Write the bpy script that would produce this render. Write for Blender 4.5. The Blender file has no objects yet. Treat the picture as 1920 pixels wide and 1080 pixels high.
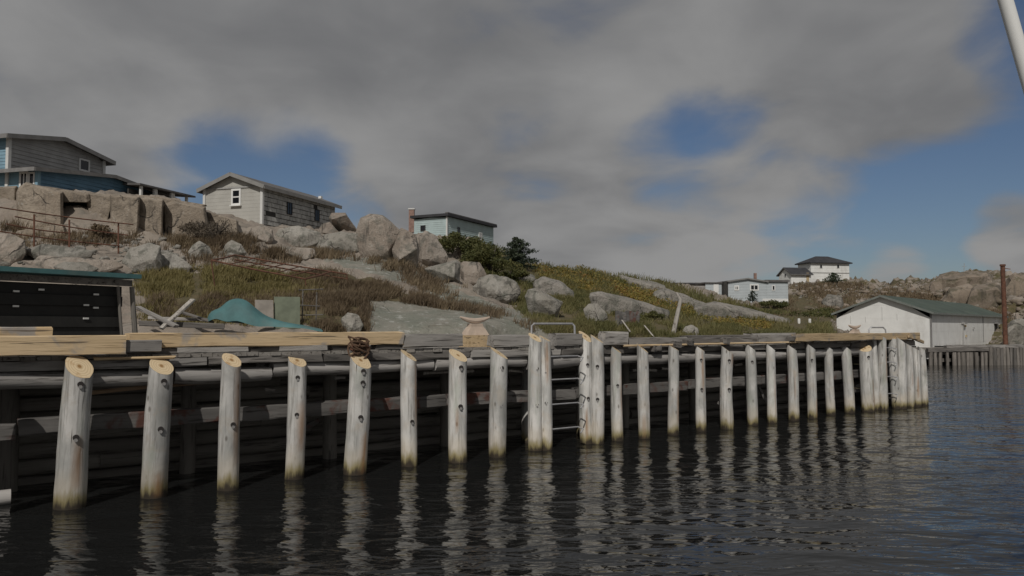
import bpy, bmesh, math, random
import numpy as np
from mathutils import Vector, Matrix

R = math.radians
random.seed(7)
rng = np.random.default_rng(7)
scene = bpy.context.scene
col = scene.collection

# ------------------------------------------------------------------ camera
F = 1500.0            # focal length in photo pixels (photo 1920 x 1080)
HC = 2.5              # eye height above the water
PITCH = math.atan(72.0 / F)
cam_d = bpy.data.cameras.new('camera')
cam_d.sensor_width = 36.0
cam_d.lens = F / 1920.0 * 36.0
cam_d.clip_start = 0.05
cam_d.clip_end = 6000
cam = bpy.data.objects.new('camera', cam_d)
cam.location = (0, 0, HC)
cam.rotation_euler = (R(90) + PITCH, 0, 0)
col.objects.link(cam)
scene.camera = cam

def ray(px, py):
    x = (px - 960.0) / F
    z = (540.0 - py) / F
    return Vector((x, math.cos(PITCH) - z * math.sin(PITCH), math.sin(PITCH) + z * math.cos(PITCH)))
def at(px, py, Y):
    d = ray(px, py)
    return Vector((0, 0, HC)) + d * (Y / d.y)
def on_z(px, py, z):
    d = ray(px, py)
    return Vector((0, 0, HC)) + d * ((z - HC) / d.z)
def pix(p):
    dx, dy, dz = p[0], p[1], p[2] - HC
    c, s = math.cos(PITCH), math.sin(PITCH)
    yy = dy * c + dz * s
    zz = -dy * s + dz * c
    return 960 + F * dx / yy, 540 - F * zz / yy

# ------------------------------------------------------------------ sun + sky
SUN_AZ = math.atan2(-0.2, -0.98)
SUN_EL = R(43)
sdir = Vector((math.sin(SUN_AZ) * math.cos(SUN_EL), math.cos(SUN_AZ) * math.cos(SUN_EL), math.sin(SUN_EL)))
sun_d = bpy.data.lights.new('sun', 'SUN')
sun_d.energy = 3.3
sun_d.angle = R(0.6)
sun_d.color = (1.0, 0.955, 0.89)
sun = bpy.data.objects.new('sun', sun_d)
sun.rotation_euler = (-sdir).to_track_quat('-Z', 'Y').to_euler()
sun.location = (0, -20, 60)
col.objects.link(sun)

scene.view_settings.view_transform = 'Standard'
scene.view_settings.look = 'None'
scene.view_settings.gamma = 1.0
scene.view_settings.use_curve_mapping = False
scene.view_settings.exposure = -0.5

world = bpy.data.worlds.new('World')
scene.world = world
world.use_nodes = True
wt = world.node_tree
wt.nodes.clear()
SKY_STRENGTH = 0.1

class NT:
    """small node-tree helper"""
    def __init__(self, tree):
        self.t = tree
    def n(self, kind, **kw):
        nd = self.t.nodes.new(kind)
        for k, v in kw.items():
            setattr(nd, k, v)
        return nd
    def link(self, a, b):
        self.t.links.new(a, b)
    def val(self, sock, v):
        if isinstance(v, bpy.types.NodeSocket):
            self.t.links.new(v, sock)
        else:
            sock.default_value = v
    def math(self, op, a, b=0.0, c=0.0, clamp=False):
        nd = self.n('ShaderNodeMath', operation=op, use_clamp=clamp)
        self.val(nd.inputs[0], a); self.val(nd.inputs[1], b)
        if op in ('MULTIPLY_ADD', 'SMOOTH_MIN', 'SMOOTH_MAX'):
            self.val(nd.inputs[2], c)
        return nd.outputs[0]
    def vmath(self, op, a, b=(0, 0, 0)):
        nd = self.n('ShaderNodeVectorMath', operation=op)
        self.val(nd.inputs[0], a)
        if op == 'SCALE':
            self.val(nd.inputs['Scale'], b)
        else:
            self.val(nd.inputs[1], b)
        return nd.outputs['Value'] if op in ('DOT_PRODUCT', 'LENGTH') else nd.outputs[0]
    def noise(self, vec, scale, detail=4.0, rough=0.55, dist=0.0, out='Fac'):
        nd = self.n('ShaderNodeTexNoise')
        if vec is not None: self.link(vec, nd.inputs['Vector'])
        nd.inputs['Scale'].default_value = scale
        nd.inputs['Detail'].default_value = detail
        nd.inputs['Roughness'].default_value = rough
        nd.inputs['Distortion'].default_value = dist
        return nd.outputs[out]
    def voro(self, vec, scale, feature='F1', out='Distance', rand=1.0):
        nd = self.n('ShaderNodeTexVoronoi', feature=feature)
        if vec is not None: self.link(vec, nd.inputs['Vector'])
        nd.inputs['Scale'].default_value = scale
        nd.inputs['Randomness'].default_value = rand
        return nd.outputs[out]
    def maprange(self, v, a, b, c=0.0, d=1.0, smooth=True):
        nd = self.n('ShaderNodeMapRange')
        nd.interpolation_type = 'SMOOTHSTEP' if smooth else 'LINEAR'
        nd.clamp = True if not smooth else nd.clamp
        self.val(nd.inputs[0], v)
        for i, q in enumerate((a, b, c, d)):
            self.val(nd.inputs[i + 1], q)
        return nd.outputs[0]
    def mix(self, f, a, b, blend='MIX'):
        nd = self.n('ShaderNodeMix', data_type='RGBA', blend_type=blend)
        self.val(nd.inputs[0], f)
        for i, q in ((6, a), (7, b)):
            if isinstance(q, tuple) and len(q) == 3: q = q + (1.0,)
            self.val(nd.inputs[i], q)
        return nd.outputs[2]
    def mapping(self, vec, scale=(1, 1, 1), loc=(0, 0, 0), rot=(0, 0, 0)):
        nd = self.n('ShaderNodeMapping')
        self.link(vec, nd.inputs['Vector'])
        nd.inputs['Scale'].default_value = scale
        nd.inputs['Location'].default_value = loc
        nd.inputs['Rotation'].default_value = rot
        return nd.outputs[0]

w = NT(wt)
tc = w.n('ShaderNodeTexCoord')
D = tc.outputs['Generated']
sky = w.n('ShaderNodeTexSky', sky_type='NISHITA')
sky.sun_disc = False
sky.sun_elevation = SUN_EL
sky.sun_rotation = SUN_AZ
sky.altitude = 0
sky.air_density = 1.0
sky.dust_density = 0.6
sky.ozone_density = 1.6
sep = w.n('ShaderNodeSeparateXYZ'); w.link(D, sep.inputs[0])
# cloud layer: project the direction on a flat ceiling, so clouds shrink toward the horizon
den = w.math('MAXIMUM', w.math('ADD', sep.outputs[2], 0.30), 0.08)
cmb = w.n('ShaderNodeCombineXYZ')
w.link(w.math('DIVIDE', sep.outputs[0], den), cmb.inputs[0])
w.link(w.math('DIVIDE', sep.outputs[1], den), cmb.inputs[1])
P = cmb.outputs[0]
n_big = w.noise(w.mapping(P, (1.0, 1.0, 1), (3.1, 1.7, 0)), 1.3, 5, 0.48, 0.25)
n_fine = w.noise(w.mapping(P, (1.0, 1.0, 1), (7.7, 2.2, 0)), 3.2, 5, 0.5, 0.35)
n_shade = w.noise(w.mapping(P, (1, 1, 1), (1.2, 9.3, 0)), 1.2, 4, 0.5, 0.3)
# openings in the overcast, by direction
gap = None
GAPS = [(475, 290, 175, .44), (350, 320, 130, .26), (600, 340, 170, .26), (945, 238, 60, .07), (1335, 215, 90, .10), (1245, 272, 120, .20),
        (1640, 480, 210, .36), (1850, 420, 220, .46), (1855, 52, 100, .42), (1480, 530, 170, .16), (2480, 150, 430, .36), (-450, 250, 380, .24)]  # the far-right opening is out of view, added to turn the water bluer
CLOUDS = [(1890, 445, 75, .5), (1690, 510, 60, .3), (800, 440, 170, .1), (1650, 270, 200, .12), (1720, 100, 170, .12), (250, 120, 330, .16), (480, 170, 120, .1)]
for (px, py, rad, st) in GAPS + [(a, b, c, -d) for a, b, c, d in CLOUDS]:
    d = ray(px, py).normalized()
    ang = math.atan(rad / F)
    dot = w.vmath('DOT_PRODUCT', D, tuple(d))
    m = w.math('MULTIPLY', w.maprange(dot, math.cos(ang * 1.15), math.cos(ang * 0.1)), st)
    gap = m if gap is None else w.math('ADD', gap, m)
dens = w.math('ADD', w.math('MULTIPLY', n_big, 0.85), w.math('MULTIPLY', n_fine, 1.0))
dens = w.math('SUBTRACT', dens, 0.29)
dens = w.math('SUBTRACT', dens, gap)
cover = w.maprange(dens, 0.14, 0.58)
bright = w.math('ADD', w.math('MULTIPLY', n_shade, 0.75), w.math('MULTIPLY', n_fine, 0.45))
bright = w.maprange(w.math('ADD', bright, w.maprange(sep.outputs[2], 0.26, 0.04, 0.0, 0.09)), 0.42, 0.80)
ccol = w.mix(bright, (2.20, 2.22, 2.30), (3.95, 3.93, 3.91))
skyc = w.mix(1.0, sky.outputs[0], (0.47, 0.50, 0.575), 'MULTIPLY')
w_sky = w.mix(cover, skyc, ccol)
bg = w.n('ShaderNodeBackground')
w.link(w_sky, bg.inputs[0])
bg.inputs[1].default_value = SKY_STRENGTH
wo = w.n('ShaderNodeOutputWorld')
w.link(bg.outputs[0], wo.inputs[0])

# ------------------------------------------------------------------ numpy noise
def _h(ix, iy, iz, seed):
    n = (ix * 374761393 + iy * 668265263 + iz * 2147483647 + seed * 1442695041) & 0xffffffff
    n = ((n ^ (n >> 13)) * 1274126177) & 0xffffffff
    n = ((n ^ (n >> 16)) * 2246822519) & 0xffffffff
    return ((n ^ (n >> 15)) & 0xffffff) / float(0xffffff)
def vnoise(x, y, z=None, seed=0):
    x = np.asarray(x, float); y = np.asarray(y, float)
    z = np.zeros_like(x) if z is None else np.asarray(z, float)
    ix, iy, iz = (np.floor(q).astype(np.int64) for q in (x, y, z))
    fx, fy, fz = x - ix, y - iy, z - iz
    sx, sy, sz = (q * q * q * (q * (q * 6 - 15) + 10) for q in (fx, fy, fz))
    r = 0
    for dx in (0, 1):
        for dy in (0, 1):
            for dz in (0, 1):
                wgt = (sx if dx else 1 - sx) * (sy if dy else 1 - sy) * (sz if dz else 1 - sz)
                r = r + wgt * _h(ix + dx, iy + dy, iz + dz, seed)
    return r * 2 - 1
def fbm(x, y, z=None, seed=0, oct=4, gain=0.5, lac=2.1):
    a, r, s = 1.0, 0, 0
    for k in range(oct):
        r = r + a * vnoise(x, y, z, seed + k * 17)
        s += a
        a *= gain
        x = np.asarray(x) * lac; y = np.asarray(y) * lac
        z = None if z is None else np.asarray(z) * lac
    return r / s
def ridged(x, y, seed=0, oct=4):
    a, r, s = 1.0, 0, 0
    for k in range(oct):
        r = r + a * (1 - np.abs(vnoise(x, y, None, seed + 31 * k)) * 2)
        s += a; a *= .5; x = np.asarray(x) * 2.05; y = np.asarray(y) * 2.05
    return r / s

# ------------------------------------------------------------------ object helpers
WM = {}
def tag(o, label=None, cat=None, group=None, kind=None):
    if label: o['label'] = label
    if cat: o['category'] = cat
    if group: o['group'] = group
    if kind: o['kind'] = kind
    return o
def put(o, mw, parent=None):
    """link o so that its world matrix is mw"""
    col.objects.link(o)
    if parent is not None:
        o.parent = parent
        o.matrix_parent_inverse = Matrix.Identity(4)
        o.matrix_basis = WM[parent.name].inverted() @ mw
    else:
        o.matrix_basis = mw
    WM[o.name] = mw.copy()
    return o
def thing(name, loc, label, cat, group=None):
    o = bpy.data.objects.new(name, None)
    o.empty_display_size = 0.3
    put(o, Matrix.Translation(loc))
    return tag(o, label, cat, group)
def mesh_from(name, verts, faces, mat, smooth=False, sharp=None):
    me = bpy.data.meshes.new(name)
    me.from_pydata([tuple(v) for v in verts], [], [tuple(f) for f in faces])
    for m in (mat if isinstance(mat, (list, tuple)) else [mat]):
        me.materials.append(m)
    if smooth:
        me.polygons.foreach_set('use_smooth', [True] * len(me.polygons))
        if sharp is not None:
            me.set_sharp_from_angle(angle=R(sharp))
    me.update()
    return me
def mesh_np(name, V, tris, mat, smooth=False):
    """fast mesh from numpy arrays; tris (n,3) or (n,4)"""
    me = bpy.data.meshes.new(name)
    n, k = tris.shape
    me.vertices.add(len(V)); me.vertices.foreach_set('co', np.asarray(V, np.float32).ravel())
    me.loops.add(n * k); me.loops.foreach_set('vertex_index', tris.astype(np.int32).ravel())
    me.polygons.add(n)
    me.polygons.foreach_set('loop_start', np.arange(0, n * k, k, dtype=np.int32))
    me.polygons.foreach_set('loop_total', np.full(n, k, dtype=np.int32))
    if smooth: me.polygons.foreach_set('use_smooth', [True] * n)
    me.materials.append(mat)
    me.update(); me.validate()
    return me
def obj(name, me, parent=None, mw=None):
    o = bpy.data.objects.new(name, me)
    return put(o, mw if mw is not None else Matrix.Identity(4), parent)
def obj_at(name, verts, faces, mat, parent=None, smooth=False, sharp=None, origin=None):
    """verts in world space; origin moved to 'origin' (default: bottom centre)"""
    vs = [Vector(v) for v in verts]
    if origin is None:
        lo = Vector((min(v.x for v in vs), min(v.y for v in vs), min(v.z for v in vs)))
        hi = Vector((max(v.x for v in vs), max(v.y for v in vs), max(v.z for v in vs)))
        origin = Vector(((lo.x + hi.x) / 2, (lo.y + hi.y) / 2, lo.z))
    me = mesh_from(name, [v - origin for v in vs], faces, mat, smooth, sharp)
    return obj(name, me, parent, Matrix.Translation(origin))

class MB:
    """collects simple shapes in world space and links them as one mesh"""
    def __init__(self): self.v, self.f = [], []
    def add(self, vs, fs):
        o = len(self.v)
        self.v += [Vector(q) for q in vs]
        self.f += [tuple(i + o for i in f) for f in fs]
    def box(self, c, ax, ay, az):
        """c centre; ax, ay, az half-extent vectors"""
        c, ax, ay, az = Vector(c), Vector(ax), Vector(ay), Vector(az)
        vs = [c + sx * ax + sy * ay + sz * az for sz in (-1, 1) for sy in (-1, 1) for sx in (-1, 1)]
        self.add(vs, [(0, 2, 3, 1), (4, 5, 7, 6), (0, 1, 5, 4), (2, 6, 7, 3), (0, 4, 6, 2), (1, 3, 7, 5)])
    def bar(self, p0, p1, w, h, up=(0, 0, 1)):
        p0, p1 = Vector(p0), Vector(p1)
        d = (p1 - p0); L = d.length; d.normalize()
        s = d.cross(Vector(up))
        if s.length < 1e-4: s = d.cross(Vector((1, 0, 0)))
        s.normalize(); u = s.cross(d)
        self.box((p0 + p1) / 2, d * L / 2, s * w / 2, u * h / 2)
    def tube(self, pts, r, n=8, caps=True):
        pts = [Vector(p) for p in pts]
        rs = r if isinstance(r, (list, tuple)) else [r] * len(pts)
        rings = []
        ref = None
        for i, p in enumerate(pts):
            d = (pts[min(i + 1, len(pts) - 1)] - pts[max(i - 1, 0)]).normalized()
            if ref is None:
                ref = d.cross(Vector((0, 0, 1)))
                if ref.length < 1e-3: ref = d.cross(Vector((0, 1, 0)))
            s = (ref - d * ref.dot(d)).normalized(); ref = s
            t = d.cross(s)
            rings.append([p + rs[i] * (math.cos(2 * math.pi * k / n) * s + math.sin(2 * math.pi * k / n) * t) for k in range(n)])
        vs = [q for rg in rings for q in rg]
        fs = []
        for i in range(len(rings) - 1):
            for k in range(n):
                a, b = i * n + k, i * n + (k + 1) % n
                fs.append((a, b, b + n, a + n))
        if caps:
            fs.append(tuple(range(n - 1, -1, -1)))
            fs.append(tuple((len(rings) - 1) * n + k for k in range(n)))
        self.add(vs, fs)
    def build(self, name, mat, parent=None, smooth=False, sharp=40):
        return obj_at(name, self.v, self.f, mat, parent, smooth, sharp)

# ------------------------------------------------------------------ materials
MATS = {}
def new_mat(name):
    m = bpy.data.materials.new(name); m.use_nodes = True
    m.node_tree.nodes.clear()
    t = NT(m.node_tree)
    bs = t.n('ShaderNodeBsdfPrincipled')
    out = t.n('ShaderNodeOutputMaterial')
    t.link(bs.outputs[0], out.inputs[0])
    MATS[name] = m
    return m, t, bs
def bump(t, bs, h, strength=0.5, dist=0.02):
    b = t.n('ShaderNodeBump')
    b.inputs['Strength'].default_value = strength
    b.inputs['Distance'].default_value = dist
    t.link(h, b.inputs['Height'])
    t.link(b.outputs[0], bs.inputs['Normal'])
    return b
def coords(t, kind='Object'):
    return t.n('ShaderNodeTexCoord').outputs[kind]
def obj_rand(t):
    return t.n('ShaderNodeObjectInfo').outputs['Random']

def mat_wood(name, c1, c2, dark, axis=0, scale=1.0, rough=0.85, knots=True, stain=None, stain_amt=0.0):
    """weathered timber: grain stretched along local axis"""
    m, t, bs = new_mat(name)
    co = coords(t)
    rnd = obj_rand(t)
    off = t.n('ShaderNodeCombineXYZ')
    for i in range(3): t.link(t.math('MULTIPLY', rnd, 37.0 + i * 11), off.inputs[i])
    co = t.vmath('ADD', co, off.outputs[0])
    sc = [14 * scale] * 3; sc[axis] = 0.9 * scale
    g = t.noise(t.mapping(co, tuple(sc)), 1.6, 6, 0.62, 0.4)
    sc2 = [3.0 * scale] * 3; sc2[axis] = 0.5 * scale
    g2 = t.noise(t.mapping(co, tuple(sc2)), 1.0, 4, 0.6, 0.6)
    c = t.mix(t.maprange(g2, 0.3, 0.7), c1, c2)
    c = t.mix(t.maprange(g, 0.52, 0.68), c, dark)
    if stain is not None:
        s = t.noise(t.mapping(co, (1.3, 1.3, 1.3)), 0.9, 5, 0.6, 0.5)
        c = t.mix(t.maprange(s, 0.62 - stain_amt, 0.72 - stain_amt), c, stain)
    hs = t.n('ShaderNodeHueSaturation')
    t.link(c, hs.inputs['Color'])
    t.link(t.maprange(rnd, 0, 1, 0.78, 1.15, False), hs.inputs['Value'])
    t.link(hs.outputs[0], bs.inputs['Base Color'])
    bs.inputs['Roughness'].default_value = rough
    bump(t, bs, g, 0.6, 0.012)
    return m
def mat_plain(name, c, rough=0.6, var=0.12, scale=3.0, metal=0.0, dirt=None, dirt_amt=0.5, bmp=0.0):
    m, t, bs = new_mat(name)
    co = coords(t)
    n1 = t.noise(co, scale, 5, 0.6)
    lo = tuple(q * (1 - var) for q in c); hi = tuple(min(1, q * (1 + var)) for q in c)
    cc = t.mix(t.maprange(n1, 0.3, 0.7), lo, hi)
    if dirt is not None:
        n2 = t.noise(t.mapping(co, (1, 1, 0.35)), scale * 0.6, 7, 0.68, 0.3)
        cc = t.mix(t.math('MULTIPLY', t.maprange(n2, 0.5, 0.75), dirt_amt), cc, dirt)
    t.link(cc, bs.inputs['Base Color'])
    bs.inputs['Roughness'].default_value = rough
    bs.inputs['Metallic'].default_value = metal
    if bmp > 0: bump(t, bs, t.noise(co, scale * 6, 5, 0.6), bmp, 0.01)
    return m

def mat_rock(name, base, alt, lichen, dark=(0.05, 0.045, 0.04), scale=1.0, streak=True):
    m, t, bs = new_mat(name)
    g = t.n('ShaderNodeNewGeometry')
    co = g.outputs['Position']
    rnd = obj_rand(t)
    n1 = t.noise(co, 0.55 * scale, 6, 0.6, 0.4)
    n2 = t.noise(co, 2.3 * scale, 7, 0.65, 0.2)
    n3 = t.noise(co, 22 * scale, 3, 0.7)
    c = t.mix(t.maprange(n1, 0.35, 0.65), base, alt)
    c = t.mix(t.math('MULTIPLY', t.maprange(n2, 0.48, 0.62), 0.8), c, lichen)
    n4 = t.noise(co, 6.0 * scale, 5, 0.7, 0.3)
    c = t.mix(t.math('MULTIPLY', t.maprange(n4, 0.58, 0.7), 0.55), c, (0.46, 0.44, 0.40))
    c = t.mix(t.math('MULTIPLY', t.maprange(n4, 0.40, 0.3), 0.6), c, dark)
    st = t.noise(t.mapping(co, (2.2, 2.2, 0.35)), 1.3 * scale, 6, 0.65, 0.6)
    c = t.mix(t.math('MULTIPLY', t.maprange(st, 0.53, 0.68), 0.6), c, dark)
    cr = t.voro(t.vmath('ADD', co, t.vmath('SCALE', t.noise(co, 1.1, 4, 0.6, 0, 'Color'), 0.7)), 0.55 * scale, 'DISTANCE_TO_EDGE')
    crk = t.maprange(cr, 0.0, 0.018, 1, 0)
    crk = t.math('MULTIPLY', crk, t.maprange(t.noise(co, 0.7, 3), 0.48, 0.58))
    c = t.mix(t.math('MULTIPLY', crk, 0.75), c, dark)
    c = t.mix(t.math('MULTIPLY', t.maprange(n3, 0.5, 0.75), 0.3), c, (0.08, 0.075, 0.07))
    hs = t.n('ShaderNodeHueSaturation'); t.link(c, hs.inputs['Color'])
    t.link(t.maprange(rnd, 0, 1, 0.86, 1.12, False), hs.inputs['Value'])
    t.link(hs.outputs[0], bs.inputs['Base Color'])
    bs.inputs['Roughness'].default_value = 0.92
    h = t.math('ADD', t.math('MULTIPLY', n2, 1.0), t.math('MULTIPLY', n3, 0.25))
    h = t.math('SUBTRACT', h, t.math('MULTIPLY', crk, 0.35))
    h = t.math('ADD', h, t.math('MULTIPLY', n4, 0.5))
    bump(t, bs, h, 1.0, 0.12)
    return m

def mat_leaf(name, cols, rough=0.7, trans=0.25):
    m, t, bs = new_mat(name)
    g = t.n('ShaderNodeNewGeometry')
    rp = t.n('ShaderNodeValToRGB')
    rp.color_ramp.interpolation = 'LINEAR'
    els = rp.color_ramp.elements
    while len(els) < len(cols): els.new(0.5)
    for i, c in enumerate(cols):
        els[i].position = i / (len(cols) - 1); els[i].color = c + (1,)
    patch = t.noise(g.outputs['Position'], 0.55, 3, 0.6)
    fac = t.math('ADD', t.math('MULTIPLY', g.outputs['Random Per Island'], 0.45), t.maprange(patch, 0.3, 0.7, 0.0, 0.55))
    t.link(fac, rp.inputs[0])
    t.link(rp.outputs[0], bs.inputs['Base Color'])
    bs.inputs['Roughness'].default_value = rough
    tr = t.n('ShaderNodeBsdfTranslucent'); t.link(rp.outputs[0], tr.inputs[0])
    mx = t.n('ShaderNodeMixShader'); mx.inputs[0].default_value = trans
    t.link(bs.outputs[0], mx.inputs[1]); t.link(tr.outputs[0], mx.inputs[2])
    out = [n for n in m.node_tree.nodes if n.type == 'OUTPUT_MATERIAL'][0]
    t.link(mx.outputs[0], out.inputs[0])
    return m

# pile timber: bleached pole wood, tide stain near the water line, rust runs where the mesh says so
def mat_pile():
    m, t, bs = new_mat('pile_wood')
    g = t.n('ShaderNodeNewGeometry')
    zz = t.n('ShaderNodeSeparateXYZ'); t.link(g.outputs['Position'], zz.inputs[0])
    co = coords(t); rnd = obj_rand(t)
    off = t.n('ShaderNodeCombineXYZ')
    for i in range(3): t.link(t.math('MULTIPLY', rnd, 23.0 + i * 9), off.inputs[i])
    co2 = t.vmath('ADD', co, off.outputs[0])
    gr = t.noise(t.mapping(co2, (16, 16, 0.9)), 1.2, 6, 0.65, 0.3)
    bl = t.noise(t.mapping(co2, (3.5, 3.5, 1.1)), 1.0, 5, 0.6, 0.5)
    c = t.mix(t.maprange(bl, 0.3, 0.7), (0.31, 0.31, 0.295), (0.60, 0.585, 0.56))
    c = t.mix(t.math('MULTIPLY', t.maprange(gr, 0.5, 0.68), 0.75), c, (0.16, 0.15, 0.135))
    chk = t.noise(t.mapping(co2, (26, 26, 0.55)), 1.0, 3, 0.6, 0.1)
    chm = t.math('MULTIPLY', t.maprange(chk, 0.655, 0.70), t.maprange(bl, 0.4, 0.6))
    c = t.mix(chm, c, (0.045, 0.04, 0.035))
    kn = t.voro(t.mapping(co2, (5, 5, 2.4)), 1.0)
    c = t.mix(t.math('MULTIPLY', t.maprange(kn, 0.15, 0.05), 0.7), c, (0.10, 0.085, 0.07))
    mo = t.noise(co2, 2.6, 6, 0.7, 0.6)
    c = t.mix(t.math('MULTIPLY', t.maprange(mo, 0.52, 0.66), 0.4), c, (0.40, 0.345, 0.28))
    gs = t.noise(t.mapping(co2, (4, 4, 0.8)), 0.7, 4, 0.6, 0.3)
    c = t.mix(t.math('MULTIPLY', t.maprange(gs, 0.55, 0.7), 0.45), c, (0.27, 0.30, 0.24))
    wn = t.noise(t.mapping(co2, (7, 7, 1.5)), 1.0, 5, 0.65)
    zh = t.math('ADD', zz.outputs[2], t.math('MULTIPLY', t.math('SUBTRACT', wn, 0.5), 0.45))
    c = t.mix(t.math('MULTIPLY', t.maprange(zh, 0.62, 0.28), 0.45), c, (0.50, 0.43, 0.33))
    c = t.mix(t.math('MULTIPLY', t.maprange(zh, 0.30, 0.10), 0.9), c, (0.22, 0.18, 0.07))
    c = t.mix(t.maprange(zh, 0.15, 0.02), c, (0.035, 0.026, 0.016))
    at_ = t.n('ShaderNodeAttribute'); at_.attribute_name = 'rust'
    ru = t.math('MULTIPLY', at_.outputs['Fac'], t.maprange(t.noise(t.mapping(co2, (9, 9, 1.2)), 1.0, 5, 0.7), 0.2, 0.5))
    c = t.mix(t.math('MULTIPLY', ru, 0.85), c, (0.27, 0.135, 0.05))
    hs = t.n('ShaderNodeHueSaturation'); t.link(c, hs.inputs['Color'])
    oi = t.n('ShaderNodeObjectInfo')
    t.link(t.math('MULTIPLY', t.vmath('DOT_PRODUCT', oi.outputs['Color'], (1, 0, 0)), t.maprange(rnd, 0, 1, 0.9, 1.1, False)), hs.inputs['Value'])
    t.link(hs.outputs[0], bs.inputs['Base Color'])
    bs.inputs['Roughness'].default_value = 0.82
    bump(t, bs, t.math('ADD', gr, t.math('MULTIPLY', bl, 0.6)), 0.7, 0.012)
    return m
M_PILE = mat_pile()

def add_checks(m, thr, dark):
    t = NT(m.node_tree); bs = [n for n in m.node_tree.nodes if n.type == 'BSDF_PRINCIPLED'][0]
    src = bs.inputs['Base Color'].links[0].from_socket
    co = coords(t); rnd = obj_rand(t)
    k = t.noise(t.mapping(t.vmath('ADD', co, t.vmath('SCALE', co, 0.0)), (0.45, 9, 22)), 1.0, 4, 0.6, 0.5)
    c = t.mix(t.math('MULTIPLY', t.maprange(k, thr, thr + .04), .8), src, dark)
    t.link(c, bs.inputs['Base Color'])
def mat_cut():
    m, t, bs = new_mat('fresh_cut_wood')
    co = coords(t); rnd = obj_rand(t)
    sx = t.vmath('LENGTH', t.mapping(co, (1, 1, 0)))
    wv = t.math('SINE', t.math('ADD', t.math('MULTIPLY', sx, 190), t.math('MULTIPLY', t.noise(co, 9, 4), 6)))
    c = t.mix(t.maprange(wv, -1, 1), (0.56, 0.43, 0.265), (0.66, 0.53, 0.345))
    n = t.noise(t.vmath('ADD', co, t.vmath('SCALE', (1, 1, 1), t.math('MULTIPLY', rnd, 13))), 7, 5, 0.6)
    c = t.mix(t.math('MULTIPLY', t.maprange(n, 0.55, 0.72), 0.6), c, (0.32, 0.16, 0.05))
    c = t.mix(t.maprange(sx, 0.045, 0.015), c, (0.28, 0.16, 0.06))
    t.link(c, bs.inputs['Base Color']); bs.inputs['Roughness'].default_value = 0.8
    return m
M_CUT = mat_cut()
M_FRESH = mat_wood('fresh_timber', (0.54, 0.40, 0.235), (0.63, 0.48, 0.30), (0.34, 0.24, 0.135), 0, 1.0, 0.8, stain=(0.33, 0.30, 0.27), stain_amt=0.09)
add_checks(M_FRESH, .60, (0.10, 0.075, 0.05))
M_GREY = mat_wood('weathered_timber', (0.24, 0.225, 0.21), (0.38, 0.36, 0.335), (0.07, 0.062, 0.056), 0, 1.0, 0.9)
M_GREYD = mat_wood('dark_timber', (0.10, 0.092, 0.085), (0.185, 0.17, 0.155), (0.028, 0.025, 0.022), 0, 1.0, 0.9)
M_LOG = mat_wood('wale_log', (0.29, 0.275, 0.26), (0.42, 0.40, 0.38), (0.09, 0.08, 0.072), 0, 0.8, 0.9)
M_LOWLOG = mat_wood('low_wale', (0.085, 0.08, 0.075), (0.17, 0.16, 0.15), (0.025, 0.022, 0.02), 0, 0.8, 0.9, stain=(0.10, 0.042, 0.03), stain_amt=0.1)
M_CRIB = mat_wood('crib_timber', (0.20, 0.185, 0.165), (0.29, 0.27, 0.24), (0.10, 0.09, 0.08), 0, 0.8, 0.95)
M_DECK = mat_wood('deck_plank', (0.22, 0.20, 0.18), (0.33, 0.31, 0.28), (0.08, 0.07, 0.06), 1, 1.0, 0.9)
M_POST = mat_wood('grey_post', (0.30, 0.28, 0.25), (0.44, 0.41, 0.37), (0.12, 0.10, 0.09), 2, 1.0, 0.9)
M_RUST = mat_plain('rusty_iron', (0.13, 0.058, 0.035), 0.85, 0.35, 5, 0.0, (0.05, 0.028, 0.02), 0.6, 0.3)
M_STEEL = mat_plain('galvanised_steel', (0.40, 0.40, 0.41), 0.5, 0.15, 6, 0.35, (0.20, 0.15, 0.11), 0.5)
M_BOLT = mat_plain('bolt_shade', (0.035, 0.03, 0.028), 0.9, 0.3, 9)  # dark tone stands for the shade in the countersunk hole
M_NUT = mat_plain('bolt_head', (0.30, 0.29, 0.28), 0.6, 0.2, 9, 0.3)
M_TEAL = mat_plain('teal_sheet', (0.06, 0.15, 0.155), 0.7, 0.22, 2.2, 0, (0.12, 0.145, 0.13), 0.7, 0.15)
M_BLACK = mat_plain('near_black_board', (0.014, 0.0135, 0.012), 0.8, 0.3, 3, 0, (0.03, 0.03, 0.027), 0.6, 0.2)  # near black: shade of the shed's dark interior put into the boards
M_WHITE = mat_plain('white_paint', (0.74, 0.74, 0.72), 0.6, 0.06, 1.2, 0, (0.46, 0.44, 0.40), 0.55)
M_TRIM = mat_plain('trim_paint', (0.62, 0.62, 0.60), 0.6, 0.06, 2.0, 0, (0.38, 0.36, 0.33), 0.4)
M_ROOF_GREEN = mat_plain('green_roof', (0.062, 0.083, 0.064), 0.75, 0.25, 0.8, 0, (0.12, 0.125, 0.10), 0.5, 0.2)
M_ROOF_GREY = mat_plain('grey_felt_roof', (0.125, 0.12, 0.118), 0.85, 0.22, 1.2, 0, (0.055, 0.053, 0.05), 0.6, 0.2)
M_ROOF_BLACK = mat_plain('black_felt_roof', (0.035, 0.035, 0.04), 0.8, 0.25, 1.2, 0, (0.07, 0.07, 0.07), 0.4)
M_SID_GREY = mat_plain('grey_siding', (0.34, 0.335, 0.325), 0.75, 0.14, 1.5, 0, (0.20, 0.195, 0.185), 0.6)
M_SID_BEIGE = mat_plain('pale_render', (0.43, 0.42, 0.385), 0.8, 0.07, 1.3, 0, (0.33, 0.315, 0.285), 0.5)
M_SHINGLE = mat_plain('worn_shingle', (0.42, 0.42, 0.40), 0.85, 0.25, 2.4, 0, (0.19, 0.185, 0.175), 0.8, 0.3)
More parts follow.
